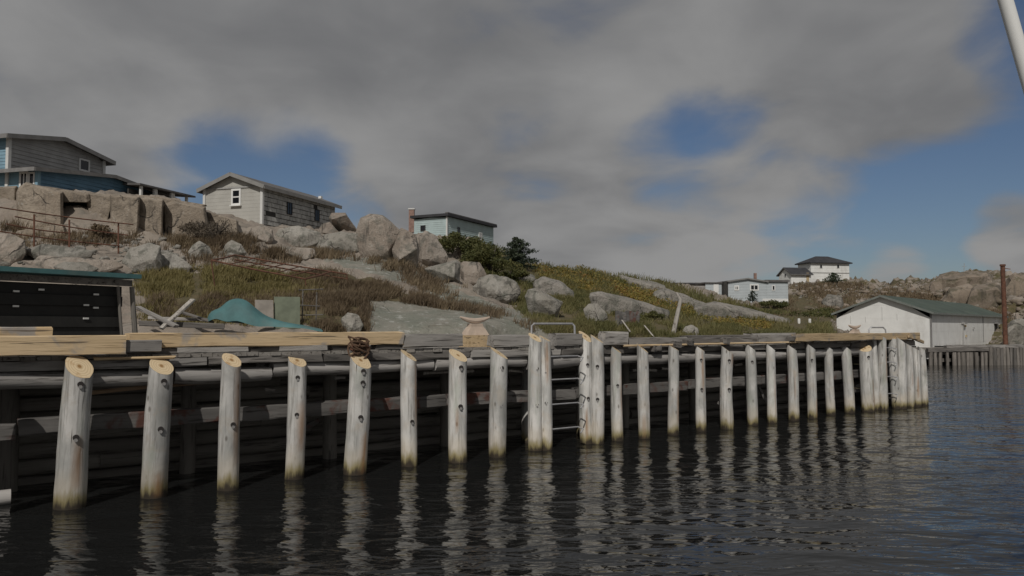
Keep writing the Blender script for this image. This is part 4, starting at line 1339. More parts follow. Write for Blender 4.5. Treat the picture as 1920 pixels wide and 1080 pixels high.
# garage
Cg, Eg, zge = solve(1483, 513, Yh - 3, 1520, 513.6)
sg = (Eg - Cg); Lg = sg.length; sg.normalize(); gg = perp(sg)
if gg.x > 0: gg = -gg
Wgg = min(max(width_to(Cg, gg, 1461), 3.5), 6.0)
zgr = z_at(1490, 503.5, Yh)
h = House('garage', 'small white gabled garage left of the white hip-roofed house', Cg, sg, Lg, gg, Wgg, z_at(1500, 540, Yh), zge, zgr, cat='garage')
for wl in ('a0', 'b0', 'a1', 'b1'): h.wall(wl, M_WHITE, .3)
h.gable_roof(M_ROOF_BLACK, M_ROOF_GREY, .3, .4, .12, .2)
h.box('tan_door', 'b0', Lg * .84, z_at(1514, 523, Yh), .55, 2.0, .06, M_TAN, .01)
h.window('a0', Wgg * .45, z_at(1472, 517, Yh), .5, .5, .06, (0, 0), M_TRIM, False)

# --- tiny pale cabin on the far skyline
p0 = at(1686, 531, 158)
h = House('cabin', 'tiny pale cabin on the skyline between white house and rocky hill', Vector(p0[:2]), Vector((1, .05)), 2.6, Vector((-.05, 1)), 3.0, p0.z - 1.0, p0.z, p0.z + .01, cat='cabin')
for wl in ('a0', 'b0', 'a1', 'b1'): h.wall(wl, M_BLUE_P, .3)
m = MB(); c = h.pt(1.3, 1.5, p0.z + .08); m.box(c, (1.5, .05, 0), (-.05, 1.7, 0), (0, 0, .09)); m.build('roof', M_ROOF_GREY, h.root)

# --- white fish store with the green roof on the far wharf
YW = 53.0
C, E, ze = solve(1745, 586, YW, 1882, 595)
sd = (E - C); sd.normalize(); sd = Vector((0.647, 0.763)).normalized()
Ls = width_to(C, sd, 1882); gd = perp(sd)
if gd.x > 0: gd = -gd
Wg = width_to(C, gd, 1567.5)
zr = z_at(1647, 556, C.y + gd.y * Wg / 2)
h = House('fish_store', 'long white waterside store with green gable roof at the right', C, sd, Ls, gd, Wg, .35, ze, zr, cat='warehouse')
for wl in ('a0', 'a1', 'b0', 'b1'): h.wall(wl, M_WHITE, .9, tilt=.004)
h.gable_roof(M_ROOF_GREEN, mat_plain('green_grey_fascia', (0.17, 0.185, 0.17), 0.7, 0.15, 3), .3, .25, .08, .13)
h.corner_boards(MATS['grey_fascia'], .1, ((0, 0),))
sw = width_to(C, sd, 1841); h.box('wall_seam', 'b0', sw, (ze + 1.2) / 2, .12, ze - 1.25, .03, MATS['grey_fascia'], .006)
sw = width_to(C, sd, 1864); dz = z_at(1864, 626, C.y + sd.y * sw)
dr = h.box('door', 'b0', sw, dz, .95, 1.75, .05, M_GAP, .006)
d3, n3 = h.dirs('b0')
m = MB(); m.box(h.face('b0', sw + .8, dz + .0, .06), d3 * .3, n3 * .035, (0, 0, .85)); m.build('door_leaf', M_TRIM, dr)
m = MB(); m.box(h.face('b0', sw + .3, dz + .95, .18), d3 * .95, n3 * .16, (0, 0, .06)); m.build('door_hood', MATS['grey_fascia'], dr)
sw = width_to(C, sd, 1803); m = MB(); zz_ = z_at(1803, 606, C.y + sd.y * sw)
m.box(h.face('b0', sw - .3, zz_ - .9, .06), d3 * .05, n3 * .05, (0, 0, .95)); m.box(h.face('b0', sw, zz_, .13), d3 * .45, n3 * .12, (0, 0, .06)); m.build('wall_lamp_arm', M_SID_GREY, h.root)
for (px, py) in ((1807, 611), (1808, 630), (1822, 615), (1872, 634)):
    sw = width_to(C, sd, px); h.box('wall_fitting', 'b0', sw, z_at(px, py, C.y + sd.y * sw), .22, .16, .09, M_TAN if px < 1810 else M_SID_GREY, .006)
# faint joints and a patch on the gable
for (px, py0, py1) in ((1594, 592, 606), (1622, 594, 604), (1653, 575, 600), (1681, 588, 600)):
    t_ = width_to(C, gd, px); Yp = C.y + gd.y * t_
    za, zb_ = z_at(px, py0, Yp), z_at(px, py1, Yp)
    h.box('wall_batten', 'a0', t_, (za + zb_) / 2, .05, za - zb_, .02, M_TRIM, .004)

M_LOWPOST = mat_wood('old_pier_wood', (0.15, 0.135, 0.12), (0.26, 0.235, 0.21), (0.05, 0.045, 0.04), 0)
# ------------------------------------------------------------------ far wharf
fw = thing('far_wharf', (31, 53, 0), 'low grey timber wharf on pile trestles in front of the white store', 'wharf')
YF = 51.8
def fp(px, py, dY=0): return at(px, py, YF + dY)
zt = z_at(1790, 652, YF); 
a, b = fp(1738, 655), fp(1860, 655)
beam('deck_edge', (a.x, YF, zt - .16), (b.x, YF, zt - .06), .3, .26, M_GREYD, fw, .02, 12, chip=.05)
beam('deck_edge', (fp(1780, 650).x, YF + .5, zt + .06), (fp(1925, 650).x, YF + .5, zt + .1), .4, .2, M_GREY, fw, .03, 12, chip=.05)
m = MB(); m.box((fp(1835, 650).x, YF + 3.2, zt - .1), (4.4, 0, 0), (0, 2.4, 0), (0, 0, .09)); m.build('deck', M_DECK, fw)
for (px, wd) in ((1744, 8), (1752, 7), (1762, 7), (1775, 6), (1788, 8), (1797, 6), (1805, 9), (1813, 6), (1820, 9), (1829, 8), (1840, 6), (1847, 7)):
    p = fp(px, 683); 
    log('pile', (p.x, YF - .05, -.9), (p.x + .02, YF - .05, zt - .29), wd * .5 * YF / F, wd * .48 * YF / F, M_LOWPOST, fw, 9, 4)
for z in (.32, .78):
    beam('cross_timber', (fp(1760, 660).x, YF + .4, z), (fp(1850, 660).x, YF + .4, z), .2, .2, M_LOWPOST, fw, .02, 8)
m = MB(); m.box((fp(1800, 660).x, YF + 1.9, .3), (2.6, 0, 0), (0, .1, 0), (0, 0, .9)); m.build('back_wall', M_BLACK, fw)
# sheet-log face at the right end
px = 1852
while px < 1990:
    wd = random.uniform(5, 8)
    p = fp(px + wd / 2, 683)
    log('face_log', (p.x, YF - .1 + random.uniform(-.04, .04), -.9), (p.x, YF - .1, zt + random.uniform(-.05, .08)), wd * .52 * YF / F, wd * .5 * YF / F, M_LOWPOST if random.random() < .7 else M_GREYD, fw, 8, 3)
    px += wd
m = MB(); m.box((fp(1950, 660).x, YF + 2.6, .1), (3.9, 0, 0), (0, 2.4, 0), (0, 0, zt - .1)); m.build('fill', M_GREYD, fw)

# rusty tall pole
pb, pt_ = at(1886, 652, 52.6), at(1880, 499, 52.6)
pole = thing('pole', (pb.x, pb.y, pb.z), 'tall rusty red steel pole by the right end of the far wharf', 'pole')
m = MB(); m.tube([pb + Vector((0, 0, -.6)), pt_], [.15, .135], 12); m.build('shaft', M_RUST, pole, True)
m = MB(); m.tube([pt_ + Vector((0, 0, .004)), pt_ + Vector((0, 0, .12))], [.18, .17], 10); m.bar(pt_ + Vector((0, 0, -.12)), pt_ + Vector((.5, 0, -.2)), .04, .04); m.build('cap', M_RUST, pole, True)

# thin mast on the far hill
g = ground(1808, 512); p = at(1808, 497, g.y)
m = MB(); m.tube([g + Vector((0, 0, -.3)), p + Vector((0, 0, .3))], .04, 6); m.tube([p + Vector((-.4, 0, -.2)), p + Vector((.4, 0, -.2))], .03, 6)
tag(m.build('mast', M_SID_GREY), 'thin mast on top of the far right rocky hill', 'mast')

# ------------------------------------------------------------------ rocks
def rock_mesh(pts, seed, sub=3, amp=.06, bev=0.05, mat=None, name='boulder'):
    """convex hull of points, edges worn, surface broken up; returns (verts, faces)"""
    bm = bmesh.new()
    for p in pts: bm.verts.new(p)
    r = bmesh.ops.convex_hull(bm, input=bm.verts)
    bmesh.ops.delete(bm, geom=[g_ for g_ in r['geom_interior'] if isinstance(g_, bmesh.types.BMVert)], context='VERTS')
    bmesh.ops.delete(bm, geom=[v for v in bm.verts if not v.link_faces], context='VERTS')
    bmesh.ops.dissolve_limit(bm, angle_limit=R(12), verts=bm.verts, edges=bm.edges)
    size = max((max(v.co[i] for v in bm.verts) - min(v.co[i] for v in bm.verts)) for i in range(3))
    try:
        bmesh.ops.bevel(bm, geom=list(bm.edges), offset=bev * size * .3, offset_type='OFFSET', segments=1, affect='EDGES', clamp_overlap=True)
    except Exception:
        pass
    bmesh.ops.triangulate(bm, faces=bm.faces)
    target = size / (9 if sub >= 3 else 5)
    for _ in range(6):
        long_e = [e for e in bm.edges if e.calc_length() > target]
        if not long_e or len(bm.verts) > 1600: break
        bmesh.ops.subdivide_edges(bm, edges=long_e, cuts=1)
        bmesh.ops.triangulate(bm, faces=[f for f in bm.faces if len(f.verts) > 3])
    bm.normal_update()
    co = np.array([v.co[:] for v in bm.verts]); nn = np.array([v.normal[:] for v in bm.verts])
    s = 1.0 / size
    d = fbm(co[:, 0] * 2.2 * s + seed, co[:, 1] * 2.2 * s, co[:, 2] * 2.2 * s, seed, 4) * amp * size
    d = d + amp * .45 * size * (1 - 2 * np.abs(fbm(co[:, 0] * 5 * s, co[:, 1] * 5 * s + seed, co[:, 2] * 7 * s, seed + 3, 3)))
    co = co + nn * d[:, None]
    fs = [tuple(v.index for v in f.verts) for f in bm.faces]
    bm.free()
    return co, fs
def hull_pts(poly, Y, depth, front=None, fz=0.45):
    cx = sum(p[0] for p in poly) / len(poly); cy = sum(p[1] for p in poly) / len(poly)
    pts = [at(px, py, Y) for px, py in poly]
    pts += [at(cx + (px - cx) * .8, cy + (py - cy) * .8 + 2, Y + depth) for px, py in poly]
    if front:
        pts += [at(px, py, Y - dd) for px, py, dd in front]
    else:
        q = random.Random(int(cx * 3 + cy))
        wd_ = max(p[0] for p in poly) - min(p[0] for p in poly)
        pts += [at(cx + q.uniform(-.22, .12) * wd_, cy + q.uniform(-.1, .1) * wd_, Y - depth * .35), at(cx + q.uniform(.1, .3) * wd_, cy + q.uniform(.1, .25) * wd_, Y - depth * .3)]
    return pts
def boulder(label, poly, front=None, Y=None, depth=None, mat=None, amp=.02, bev=.03, group=None, sink=0.25, dY=0.0, under=0.0):
    xs = [p[0] for p in poly]; ys = [p[1] for p in poly]
    if Y is None:
        gp = ground(sum(xs) / len(xs), max(ys) - 2)
        Y = gp.y + dY
    wm = (max(xs) - min(xs)) * Y / F
    if depth is None: depth = wm * .75
    cx = sum(xs) / len(xs)
    # carry the foot down into the ground
    yb = max(ys)
    hb = (yb - min(ys))
    poly2 = list(poly) + [(cx - (cx - min(xs)) * .6, yb + hb * sink), (cx + (max(xs) - cx) * .6, yb + hb * sink)]
    pts = hull_pts(poly if under else poly2, Y, depth, [(a, b, c * wm) for a, b, c in front] if front else None)
    if under: pts += [at(px, py, Y + under * wm) for px, py in poly2[-2:]]
    sd = int(abs(cx * 7 + yb * 3)) % 997
    co, fs = rock_mesh(pts, sd, 3, amp, bev)
    mt = mat or M_ROCK
    o = obj_at('boulder', [tuple(v) for v in co], fs, mt, None, True, 20)
    tag(o, label, 'boulder', group)
    return o
BG = 'boulders tumbled down the slope'
boulder('tilted slab boulder with dark overhang perched right of the cottage', [(617, 408), (622, 400), (648, 399), (668, 430), (655, 436), (636, 432)], [(622, 411, .7), (648, 403, .5)], group=BG, dY=1.0, under=.5)
boulder('small pale boulder below the perched slab right of the cottage', [(592, 437), (604, 420), (618, 416), (630, 428), (640, 440)], None, group=BG)
boulder('broad flat grey boulder left of the tallest boulder', [(588, 470), (606, 440), (640, 434), (668, 438), (682, 452), (684, 478), (600, 480)], [(640, 448, .25), (612, 462, .2), (668, 470, .2)], group=BG, mat=M_ROCKG)
boulder('tallest tan boulder on the ridge, rounded on top', [(668, 432), (676, 408), (694, 402), (718, 404), (740, 420), (752, 432), (746, 462), (728, 482), (690, 482), (670, 460)], [(716, 410, .3), (728, 470, .42), (686, 470, .2), (690, 416, .22)], group=BG, dY=-.5)
boulder('pale block boulder leaning right with shaded underside', [(735, 468), (752, 428), (780, 440), (786, 470), (781, 502), (750, 491)], [(749, 486, .55), (781, 466, .5)], group=BG, dY=-.8, under=.4)
boulder('pyramid boulder with dark right face beside the pale block', [(783, 484), (785, 442), (797, 431), (815, 440), (841, 482), (835, 494), (798, 498)], [(799, 446, .3), (792, 486, .5), (830, 488, .1)], group=BG, dY=-.2, under=.3)
boulder('long flat slab boulder lying right of the pyramid boulder', [(814, 440), (834, 446), (866, 462), (862, 472), (836, 470), (822, 458)], [(838, 460, .2)], group=BG, dY=.8)
boulder('small pale triangular boulder against the green bush', [(844, 480), (864, 459), (872, 462), (882, 486), (870, 490), (846, 486)], [(862, 478, .3)], group=BG, dY=.4)
boulder('wide low boulder with sharp crest in front of the pyramid boulder', [(797, 504), (820, 496), (856, 487), (864, 494), (862, 528), (838, 528), (810, 514)], [(853, 492, .3), (851, 520, .45), (812, 506, .2)], group=BG, dY=-.5, mat=M_ROCKG, under=.3)
boulder('square notched boulder with dark upper face beside the wide low one', [(860, 500), (868, 490), (900, 492), (914, 518), (908, 532), (866, 534)], [(870, 512, .3), (898, 512, .3), (872, 530, .3), (896, 530, .3)], group=BG, dY=-.2)
boulder('round cracked boulder with grey lichen beside the grass', [(887, 540), (896, 524), (916, 516), (946, 518), (966, 530), (973, 548), (964, 558), (930, 560), (898, 554)], None, group=BG, mat=M_ROCKG, amp=.06, bev=.08)
boulder('long leaning grey boulder alone in the green grass', [(984, 556), (990, 543), (1004, 540), (1030, 556), (1055, 566), (1046, 590), (1030, 594), (1004, 578)], [(1032, 562, .35), (1040, 588, .3), (1006, 562, .3)], group=BG, mat=M_ROCKG, under=.15)
boulder('pale upright boulder in the grass left of the leaning post', [(1094, 580), (1104, 570), (1120, 569), (1138, 588), (1140, 605), (1110, 606), (1098, 594)], [(1116, 584, .25), (1124, 600, .25)], group=BG, mat=M_ROCKG)
boulder('pale block boulder in front of the dry bush', [(352, 474), (360, 460), (374, 452), (392, 462), (400, 478), (376, 486), (356, 482)], [(378, 466, .3), (368, 480, .3)], group=BG, mat=M_ROCKG)
boulder('split pale boulder with dark crack right of the dry bush', [(414, 478), (422, 458), (434, 449), (452, 458), (462, 474), (440, 482)], [(430, 464, .25), (452, 474, .25)], group=BG, mat=M_ROCKG)
boulder('little boulder between the rusty frame and the cottage', [(478, 470), (486, 456), (496, 454), (504, 466), (500, 476)], None, group=BG)
boulder('broad pale green boulder behind the black shed', [(228, 492), (244, 464), (280, 456), (300, 462), (306, 500), (270, 512), (236, 508)], [(262, 470, .15), (292, 484, .25), (250, 498, .25)], group=BG, mat=M_ROCKG)
boulder('angular boulder with dark right face behind the black shed', [(282, 500), (296, 478), (322, 472), (350, 490), (360, 500), (322, 512)], [(298, 482, .2), (300, 506, .25), (320, 506, .2)], group=BG, mat=M_ROCKG)
boulder('flat slab boulder under the rusty rails at left', [(44, 468), (80, 456), (130, 462), (176, 472), (170, 482), (90, 480), (50, 478)], None, group=BG, mat=M_ROCKG, depth=1.2)
boulder('low pale slab boulder near the bottom rail at left', [(100, 500), (120, 490), (160, 492), (185, 504), (150, 510), (110, 508)], None, group=BG, mat=M_ROCKG)
boulder('grey boulder cut by the left edge of the photo', [(-50, 480), (-30, 440), (20, 436), (46, 450), (48, 474), (0, 490)], None, group=BG)
boulder('long tan slab boulder above the shed roof', [(60, 494), (76, 480), (150, 484), (220, 490), (232, 500), (140, 506), (70, 502)], None, group=BG, depth=1.2, dY=.5)
boulder('small brown boulder right under the cottage corner', [(462, 444), (472, 428), (492, 424), (510, 432), (512, 450), (480, 454)], None, group=BG, amp=.06)
boulder('flat pale boulder below the shingled wall', [(512, 448), (524, 430), (560, 424), (600, 436), (604, 452), (560, 458), (524, 456)], None, group=BG, depth=1.6, mat=M_ROCKG)
boulder('small round stone beside the leaning post', [(1278, 622), (1284, 612), (1296, 608), (1308, 616), (1310, 628), (1290, 630)], None, group=BG, mat=M_ROCKG, amp=.05, bev=.1)
boulder('low cracked slab boulder beside the broad grey one', [(500, 474), (520, 460), (552, 462), (590, 466), (594, 480), (540, 484)], None, group=BG, depth=1.2)
boulder('grey half-buried stone by the green tarpaulin', [(640, 598), (652, 586), (672, 590), (680, 610), (664, 622), (646, 618)], None, group=BG, mat=M_ROCKG, amp=.06)

# bedrock humps in the grass: ground, not loose stones
def outcrop(poly, dY=0, depth=2.0, mat=None, amp=.05, front=None):
    xs = [p[0] for p in poly]; ys = [p[1] for p in poly]
    gp = ground(sum(xs) / len(xs), max(ys) - 2); Y = gp.y + dY
    cx = sum(xs) / len(xs)
    poly2 = list(poly) + [(cx - (cx - min(xs)) * .9, max(ys) + 14), (cx + (max(xs) - cx) * .9, max(ys) + 14)]
    wm = (max(xs) - min(xs)) * Y / F
    pts = []
    for (px, py) in poly2:
        gy = Y + (px - cx) * 0.01
        pts += [at(px, py, gy), at(px, py + 3, gy + depth), at(px, py + 6, gy - depth * .35)]
    co, fs = rock_mesh(pts, int(cx) % 500, 3, amp, .05)
    o = obj_at('bedrock', [tuple(v) for v in co], fs, mat or M_BED, None, True, 28)
    tag(o, kind='structure')
outcrop([(966, 522), (978, 509), (1000, 516), (1012, 530), (985, 530)], amp=.05)
outcrop([(1004, 530), (1020, 522), (1046, 530), (1072, 548), (1060, 556), (1030, 544)], amp=.05)
outcrop([(1105, 548), (1125, 545), (1180, 558), (1255, 582), (1250, 588), (1180, 574), (1120, 558)], amp=.035, depth=1.5)
outcrop([(1146, 520), (1170, 517), (1220, 524), (1248, 534), (1200, 540), (1150, 532)], amp=.03, depth=4)
outcrop([(1226, 548), (1250, 541), (1290, 552), (1330, 572), (1290, 572), (1240, 560)], amp=.04, depth=3)
outcrop([(1300, 572), (1340, 566), (1400, 578), (1480, 600), (1400, 594), (1320, 584)], amp=.03, depth=3)
outcrop([(1750, 530), (1764, 516), (1800, 512), (1850, 512), (1860, 530), (1800, 540)], amp=.1, depth=8, mat=M_FARROCK)
outcrop([(1765, 560), (1780, 545), (1815, 540), (1830, 556), (1815, 572), (1780, 572)], amp=.1, depth=5, mat=M_FARROCK)
outcrop([(1820, 566), (1826, 542), (1870, 535), (1882, 548), (1880, 566), (1850, 572)], amp=.09, depth=4, mat=M_FARROCK)
outcrop([(1888, 620), (1900, 606), (1930, 604), (1940, 640), (1900, 640)], amp=.1, depth=3, mat=M_ROCKG, dY=-4)
outcrop([(1545, 566), (1555, 556), (1575, 560), (1578, 574), (1560, 578)], amp=.11, depth=3)
outcrop([(1890, 540), (1900, 520), (1960, 516), (1990, 540)], amp=.11, depth=5, mat=M_FARROCK)

# granite ledge under the blue house: blocks split by upright joints
bl = [([(-60, 352), (32, 349), (30, 424), (-60, 430)], 33.5, None),
      ([(31, 362), (36, 352), (50, 343), (118, 360), (119, 424), (60, 440), (32, 440)], 31.8, None),
      ([(110, 376), (168, 377), (170, 424), (136, 452), (112, 440)], 34.2, None),
      ([(48, 343), (110, 353), (166, 364), (168, 376), (118, 375), (50, 360)], 32.6, None),
      ([(160, 360), (210, 367), (208, 392), (196, 440), (168, 442)], 32.8, None),
      ([(207, 365), (262, 368), (258, 440), (210, 450)], 32.4, None),
      ([(258, 369), (306, 374), (303, 450), (260, 450)], 32.9, None),
      ([(305, 384), (330, 378), (385, 388), (392, 440), (330, 456), (308, 452)], 33.6, None),
      ([(372, 392), (400, 398), (446, 416), (448, 446), (390, 452)], 35.5, None),
      ([(170, 363), (300, 366), (388, 384), (300, 388), (180, 378)], 33.8, None),
      ([(30, 436), (120, 424), (132, 456), (40, 466)], 31.0, None)]
for i, (poly, Y, _) in enumerate(bl):
    pts = []
    for (px, py) in poly:
        pts += [at(px, py, Y), at(px, py + (0 if py > 400 else 2), Y + 3.0)]
    cx = sum(p[0] for p in poly) / len(poly)
    pts += [at(cx + (px - cx) * .9, py + (3 if py < 400 else -3), Y - .16) for px, py in poly]
    co, fs = rock_mesh(pts, 40 + i, 3, .014, .012)
    o = obj_at('granite_ledge', [tuple(v) for v in co], fs, M_CLIFF, None, True, 22)
    tag(o, kind='structure')

# small rubble that nobody would count
RUB = [([(230, 440), (330, 452), (470, 470), (600, 470), (600, 490), (400, 500), (240, 520)], 110, 6, 22), ([(0, 440), (240, 450), (240, 500), (0, 500)], 90, 6, 24),
       ([(1480, 530), (1700, 532), (1740, 560), (1500, 560)], 120, 3, 10), ([(640, 480), (700, 484), (900, 560), (780, 520)], 10, 4, 9)]
vs_all, fs_all = [], []
ico = bmesh.new(); bmesh.ops.create_icosphere(ico, subdivisions=2, radius=1.0)
iv = np.array([v.co[:] for v in ico.verts]); ico.verts.ensure_lookup_table(); it = np.array([[v.index for v in f.verts] for f in ico.faces]); ico.free()
def rubble(name, RUB, mat, label):
  vs_all, fs_all, off = [], [], 0
  for poly, n, smin, smax in RUB:
      xs = [p[0] for p in poly]; ys = [p[1] for p in poly]
      c_ = 0
      while c_ < n:
          px, py = rng.uniform(min(xs), max(xs)), rng.uniform(min(ys), max(ys))
          if not in_poly(np.array([px]), np.array([py]), poly)[0]: continue
          c_ += 1
          g_ = ground(px, py)
          r_ = (smin + (smax - smin) * rng.random() ** 2.2) * g_.y / F * .5
          # faceted: clip the ball by random planes
          dirs = rng.normal(size=(7, 3)); dirs /= np.linalg.norm(dirs, axis=1)[:, None]
          lim = rng.uniform(.5, .85, 7)
          dd = iv @ dirs.T
          rad = np.min(np.where(dd > .05, lim[None, :] / np.maximum(dd, .05), 1.0), 1)
          rad = np.minimum(rad, 1.0)
          v = iv * rad[:, None] * np.array([rng.uniform(.8, 1.4), rng.uniform(.8, 1.2), rng.uniform(.55, .95)]) * r_
          a_ = rng.uniform(0, 6.28); ca_, sa_ = math.cos(a_), math.sin(a_)
          v = np.stack([v[:, 0] * ca_ - v[:, 1] * sa_, v[:, 0] * sa_ + v[:, 1] * ca_, v[:, 2]], 1) + np.array([g_.x, g_.y, g_.z + r_ * .2])
          vs_all.append(v); fs_all.append(it + off); off += len(v)
  o = obj(name, mesh_np(name, np.concatenate(vs_all), np.concatenate(fs_all), mat)); tag(o, label, 'rubble', kind='stuff')
rubble('rubble', RUB, M_ROCKG, 'loose stones scattered over the slope')
rubble('far_rubble', [([(1700, 545), (1750, 525), (1920, 520), (1990, 560), (1960, 640), (1890, 640), (1880, 590), (1800, 570)], 150, 4, 24), ([(1480, 545), (1560, 532), (1700, 534), (1800, 545), (1700, 560), (1600, 556), (1540, 570), (1500, 560)], 170, 4, 16),
        ([(1540, 560), (1590, 560), (1580, 600), (1500, 585)], 40, 4, 18)], M_FARROCK, 'broken reddish rock on the far hill')

# ------------------------------------------------------------------ vegetation
def sample(poly, n):
    xs = [p[0] for p in poly]; ys = [p[1] for p in poly]
    out_ = []
    while len(out_) < n:
        px = rng.uniform(min(xs), max(xs), n * 3); py = rng.uniform(min(ys), max(ys), n * 3)
        k_ = in_poly(px, py, poly)
        out_ += list(zip(px[k_], py[k_]))
    return out_[:n]
def blades(name, polys, n_tuft, per, hpx, wpx, mat, label, cat='grass', lean=.35, clump=True):
    n_tuft = [int(q * 1.9) for q in n_tuft]; per += 3; wpx *= .6; hpx *= .8
    V_, T_ = [], []
    off = 0
    tot = sum(nt for nt in n_tuft)
    for poly, nt in zip(polys, n_tuft):
        for (px, py) in sample(poly, nt):
            dens = float(fbm(np.array([px * .03]), np.array([py * .06]), seed=8)[0])
            if clump and dens < -.18: continue
            g_ = ground(px, py); s = g_.y / F
            hh = hpx * s * rng.uniform(.55, 1.25, per) * (1 + .6 * dens); ww = wpx * s
            base = np.array(g_)[None, :] + np.stack([rng.normal(0, 5 * s, per), rng.normal(0, 5 * s, per), np.full(per, -.03)], 1)
            ang = rng.uniform(0, 6.28, per)
            wx_ = np.stack([np.cos(ang), np.sin(ang), np.zeros(per)], 1) * ww / 2
            tip = base + np.stack([rng.normal(.12, lean, per) * hh, rng.normal(0, lean, per) * hh, hh], 1)
            mid = base * .5 + tip * .5 + np.stack([np.zeros(per), np.zeros(per), hh * .12], 1)
            v = np.stack([base - wx_, base + wx_, mid + wx_ * .8, tip, mid - wx_ * .8], 1).reshape(-1, 3)
            V_.append(v)
            i0 = off + np.arange(per)[:, None] * 5
            T_.append(np.concatenate([i0 + np.array([[0, 1, 2]]), i0 + np.array([[0, 2, 4]]), i0 + np.array([[4, 2, 3]])], 0))
            off += per * 5
    o = obj(name, mesh_np(name, np.concatenate(V_), np.concatenate(T_), mat)); tag(o, label, cat, kind='stuff')
blades('olive_grass', [GRASS_OL, [(255, 545), (400, 555), (560, 558), (600, 600), (560, 612), (330, 612), (255, 600)]], [1100, 300], 9, 17, 2.2, M_GRASS_OL, 'olive green grass on the slope behind the wharf')
blades('dry_grass', [GRASS_BR, [(560, 520), (650, 520), (720, 545), (850, 575), (860, 583), (740, 566), (640, 560)], [(600, 560), (690, 570), (690, 622), (610, 622)], [(460, 470), (620, 478), (640, 486), (500, 482)], [(240, 440), (330, 450), (480, 450), (440, 470), (300, 470)], [(0, 425), (60, 430), (250, 445), (240, 462), (0, 470)], [(640, 480), (700, 486), (860, 556), (840, 560), (700, 500)], [(850, 568), (905, 584), (965, 604), (1005, 622), (960, 616), (880, 592)], [(735, 520), (770, 530), (850, 562), (980, 600), (1000, 612), (860, 574)], [(240, 470), (480, 466), (600, 480), (560, 496), (330, 500)], [(590, 470), (760, 490), (880, 540), (840, 545), (700, 500)]],
       [1000, 800, 380, 160, 300, 160, 90, 60, 60, 160, 130], 9, 19, 2.0, M_GRASS_BR, 'tall dry brown grass and dead stems on the slope')
blades('green_grass', [GREEN, [(940, 560), (1050, 600), (1300, 610), (1560, 612), (1560, 636), (1040, 636)], [(950, 520), (1160, 540), (1250, 590), (1060, 600), (960, 560)]], [1500, 900, 700], 8, 13, 1.8, M_GRASS_GR, 'green and yellow grass on the slope above the wharf')
blades('far_heath', [FARGR, [(1480, 532), (1700, 534), (1760, 560), (1600, 560), (1490, 556)], [(1640, 548), (1790, 556), (1900, 590), (1900, 600), (1700, 575)]], [400, 420, 420], 6, 7, 2.0, M_GRASS_BR, 'low heath on the far rocky hill')

def leaf_cloud(V_, T_, off, centre, rad, n, size, shell=.55, flat=1.0):
    d = rng.normal(size=(n, 3)); d /= np.linalg.norm(d, axis=1)[:, None]
    rr = (shell + (1 - shell) * rng.random(n)) ** .8
    rr *= 1 + .28 * fbm(d[:, 0] * 2.4 + centre[0], d[:, 1] * 2.4 + centre[1], d[:, 2] * 2.4, seed=int(abs(centre[0] * 13)) % 91, oct=3)
    p = d * rr[:, None] * np.array(rad)[None, :] + np.array(centre)[None, :]
    a1 = rng.normal(size=(n, 3)); a1 /= np.linalg.norm(a1, axis=1)[:, None]
    b1 = np.cross(a1, rng.normal(size=(n, 3))); b1 /= np.linalg.norm(b1, axis=1)[:, None]
    s = size * rng.uniform(.6, 1.3, n)[:, None]
    v = np.stack([p - a1 * s, p + b1 * s * .5, p + a1 * s, p - b1 * s * .5], 1).reshape(-1, 3)
    V_.append(v)
    i0 = off + np.arange(n)[:, None] * 4
    T_.append(i0 + np.array([[0, 1, 2, 3]]))
    return off + n * 4
def shrub(name, label, px, py_base, wpx, hpx, mat, n=1500, leaf=3.0, lumps=7, cat='shrub', group=None, Y=None, stems=4, part='foliage'):
    g_ = ground(px, py_base) if Y is None else at(px, py_base, Y)
    s = g_.y / F
    root = thing(name, g_, label, cat, group)
    W_, H_ = wpx * s, hpx * s
    V_, T_, off = [], [], 0
    for i in range(lumps):
        cx = rng.uniform(-.34, .34) * W_; cy = rng.uniform(-.3, .3) * W_; cz = H_ * rng.uniform(.25, .78)
        k_ = 1 - .5 * abs(cx) / (W_ * .5)
        cz = cz * k_ + .05 * H_
        rw = W_ * rng.uniform(.16, .27); rh = H_ * rng.uniform(.17, .28)
        off = leaf_cloud(V_, T_, off, (g_.x + cx, g_.y + cy, g_.z + cz), (rw, rw, rh), n // lumps, leaf * s, .35)
    me = mesh_np(part, np.concatenate(V_) - np.array(g_)[None, :], np.concatenate(T_), mat)
    obj(part, me, root, Matrix.Translation(g_))
    m = MB()
    for i in range(stems):
        a_ = rng.uniform(0, 6.28); rr_ = rng.uniform(.05, .3) * W_
        m.tube([g_ + Vector((0, 0, -.1)), g_ + Vector((rr_ * .4 * math.cos(a_), rr_ * .4 * math.sin(a_), H_ * .4)), g_ + Vector((rr_ * math.cos(a_), rr_ * math.sin(a_), H_ * .75))], [W_ * .025, W_ * .018, W_ * .008], 5)
    m.build('stem', M_BARK, root)
    return root
shrub('bush', 'tall green bush in front of the pale blue house', 858, 484, 92, 52, M_LEAF_GREEN, 4800, 2.6, 14)
shrub('bush', 'broad green bush between boulders and dark spruce', 918, 512, 110, 62, M_LEAF_GREEN, 6000, 2.6, 16)
shrub('bush', 'small green bush low beside the bedrock hump', 962, 528, 70, 28, M_LEAF_GREEN, 2200, 2.4, 9)
shrub('bush', 'dark green bush against the chimney of the pale blue house', 768, 438, 26, 20, M_LEAF_DARK, 900, 2.0, 5)
shrub('bush', 'leafless twiggy bush on the rock left of the cottage', 400, 458, 105, 54, M_TWIG, 4200, 1.5, 14, stems=18, part='twigs')
shrub('bush', 'small brown bush against the granite ledge', 188, 448, 52, 36, M_GRASS_BR, 1300, 2.4, 7, stems=8)
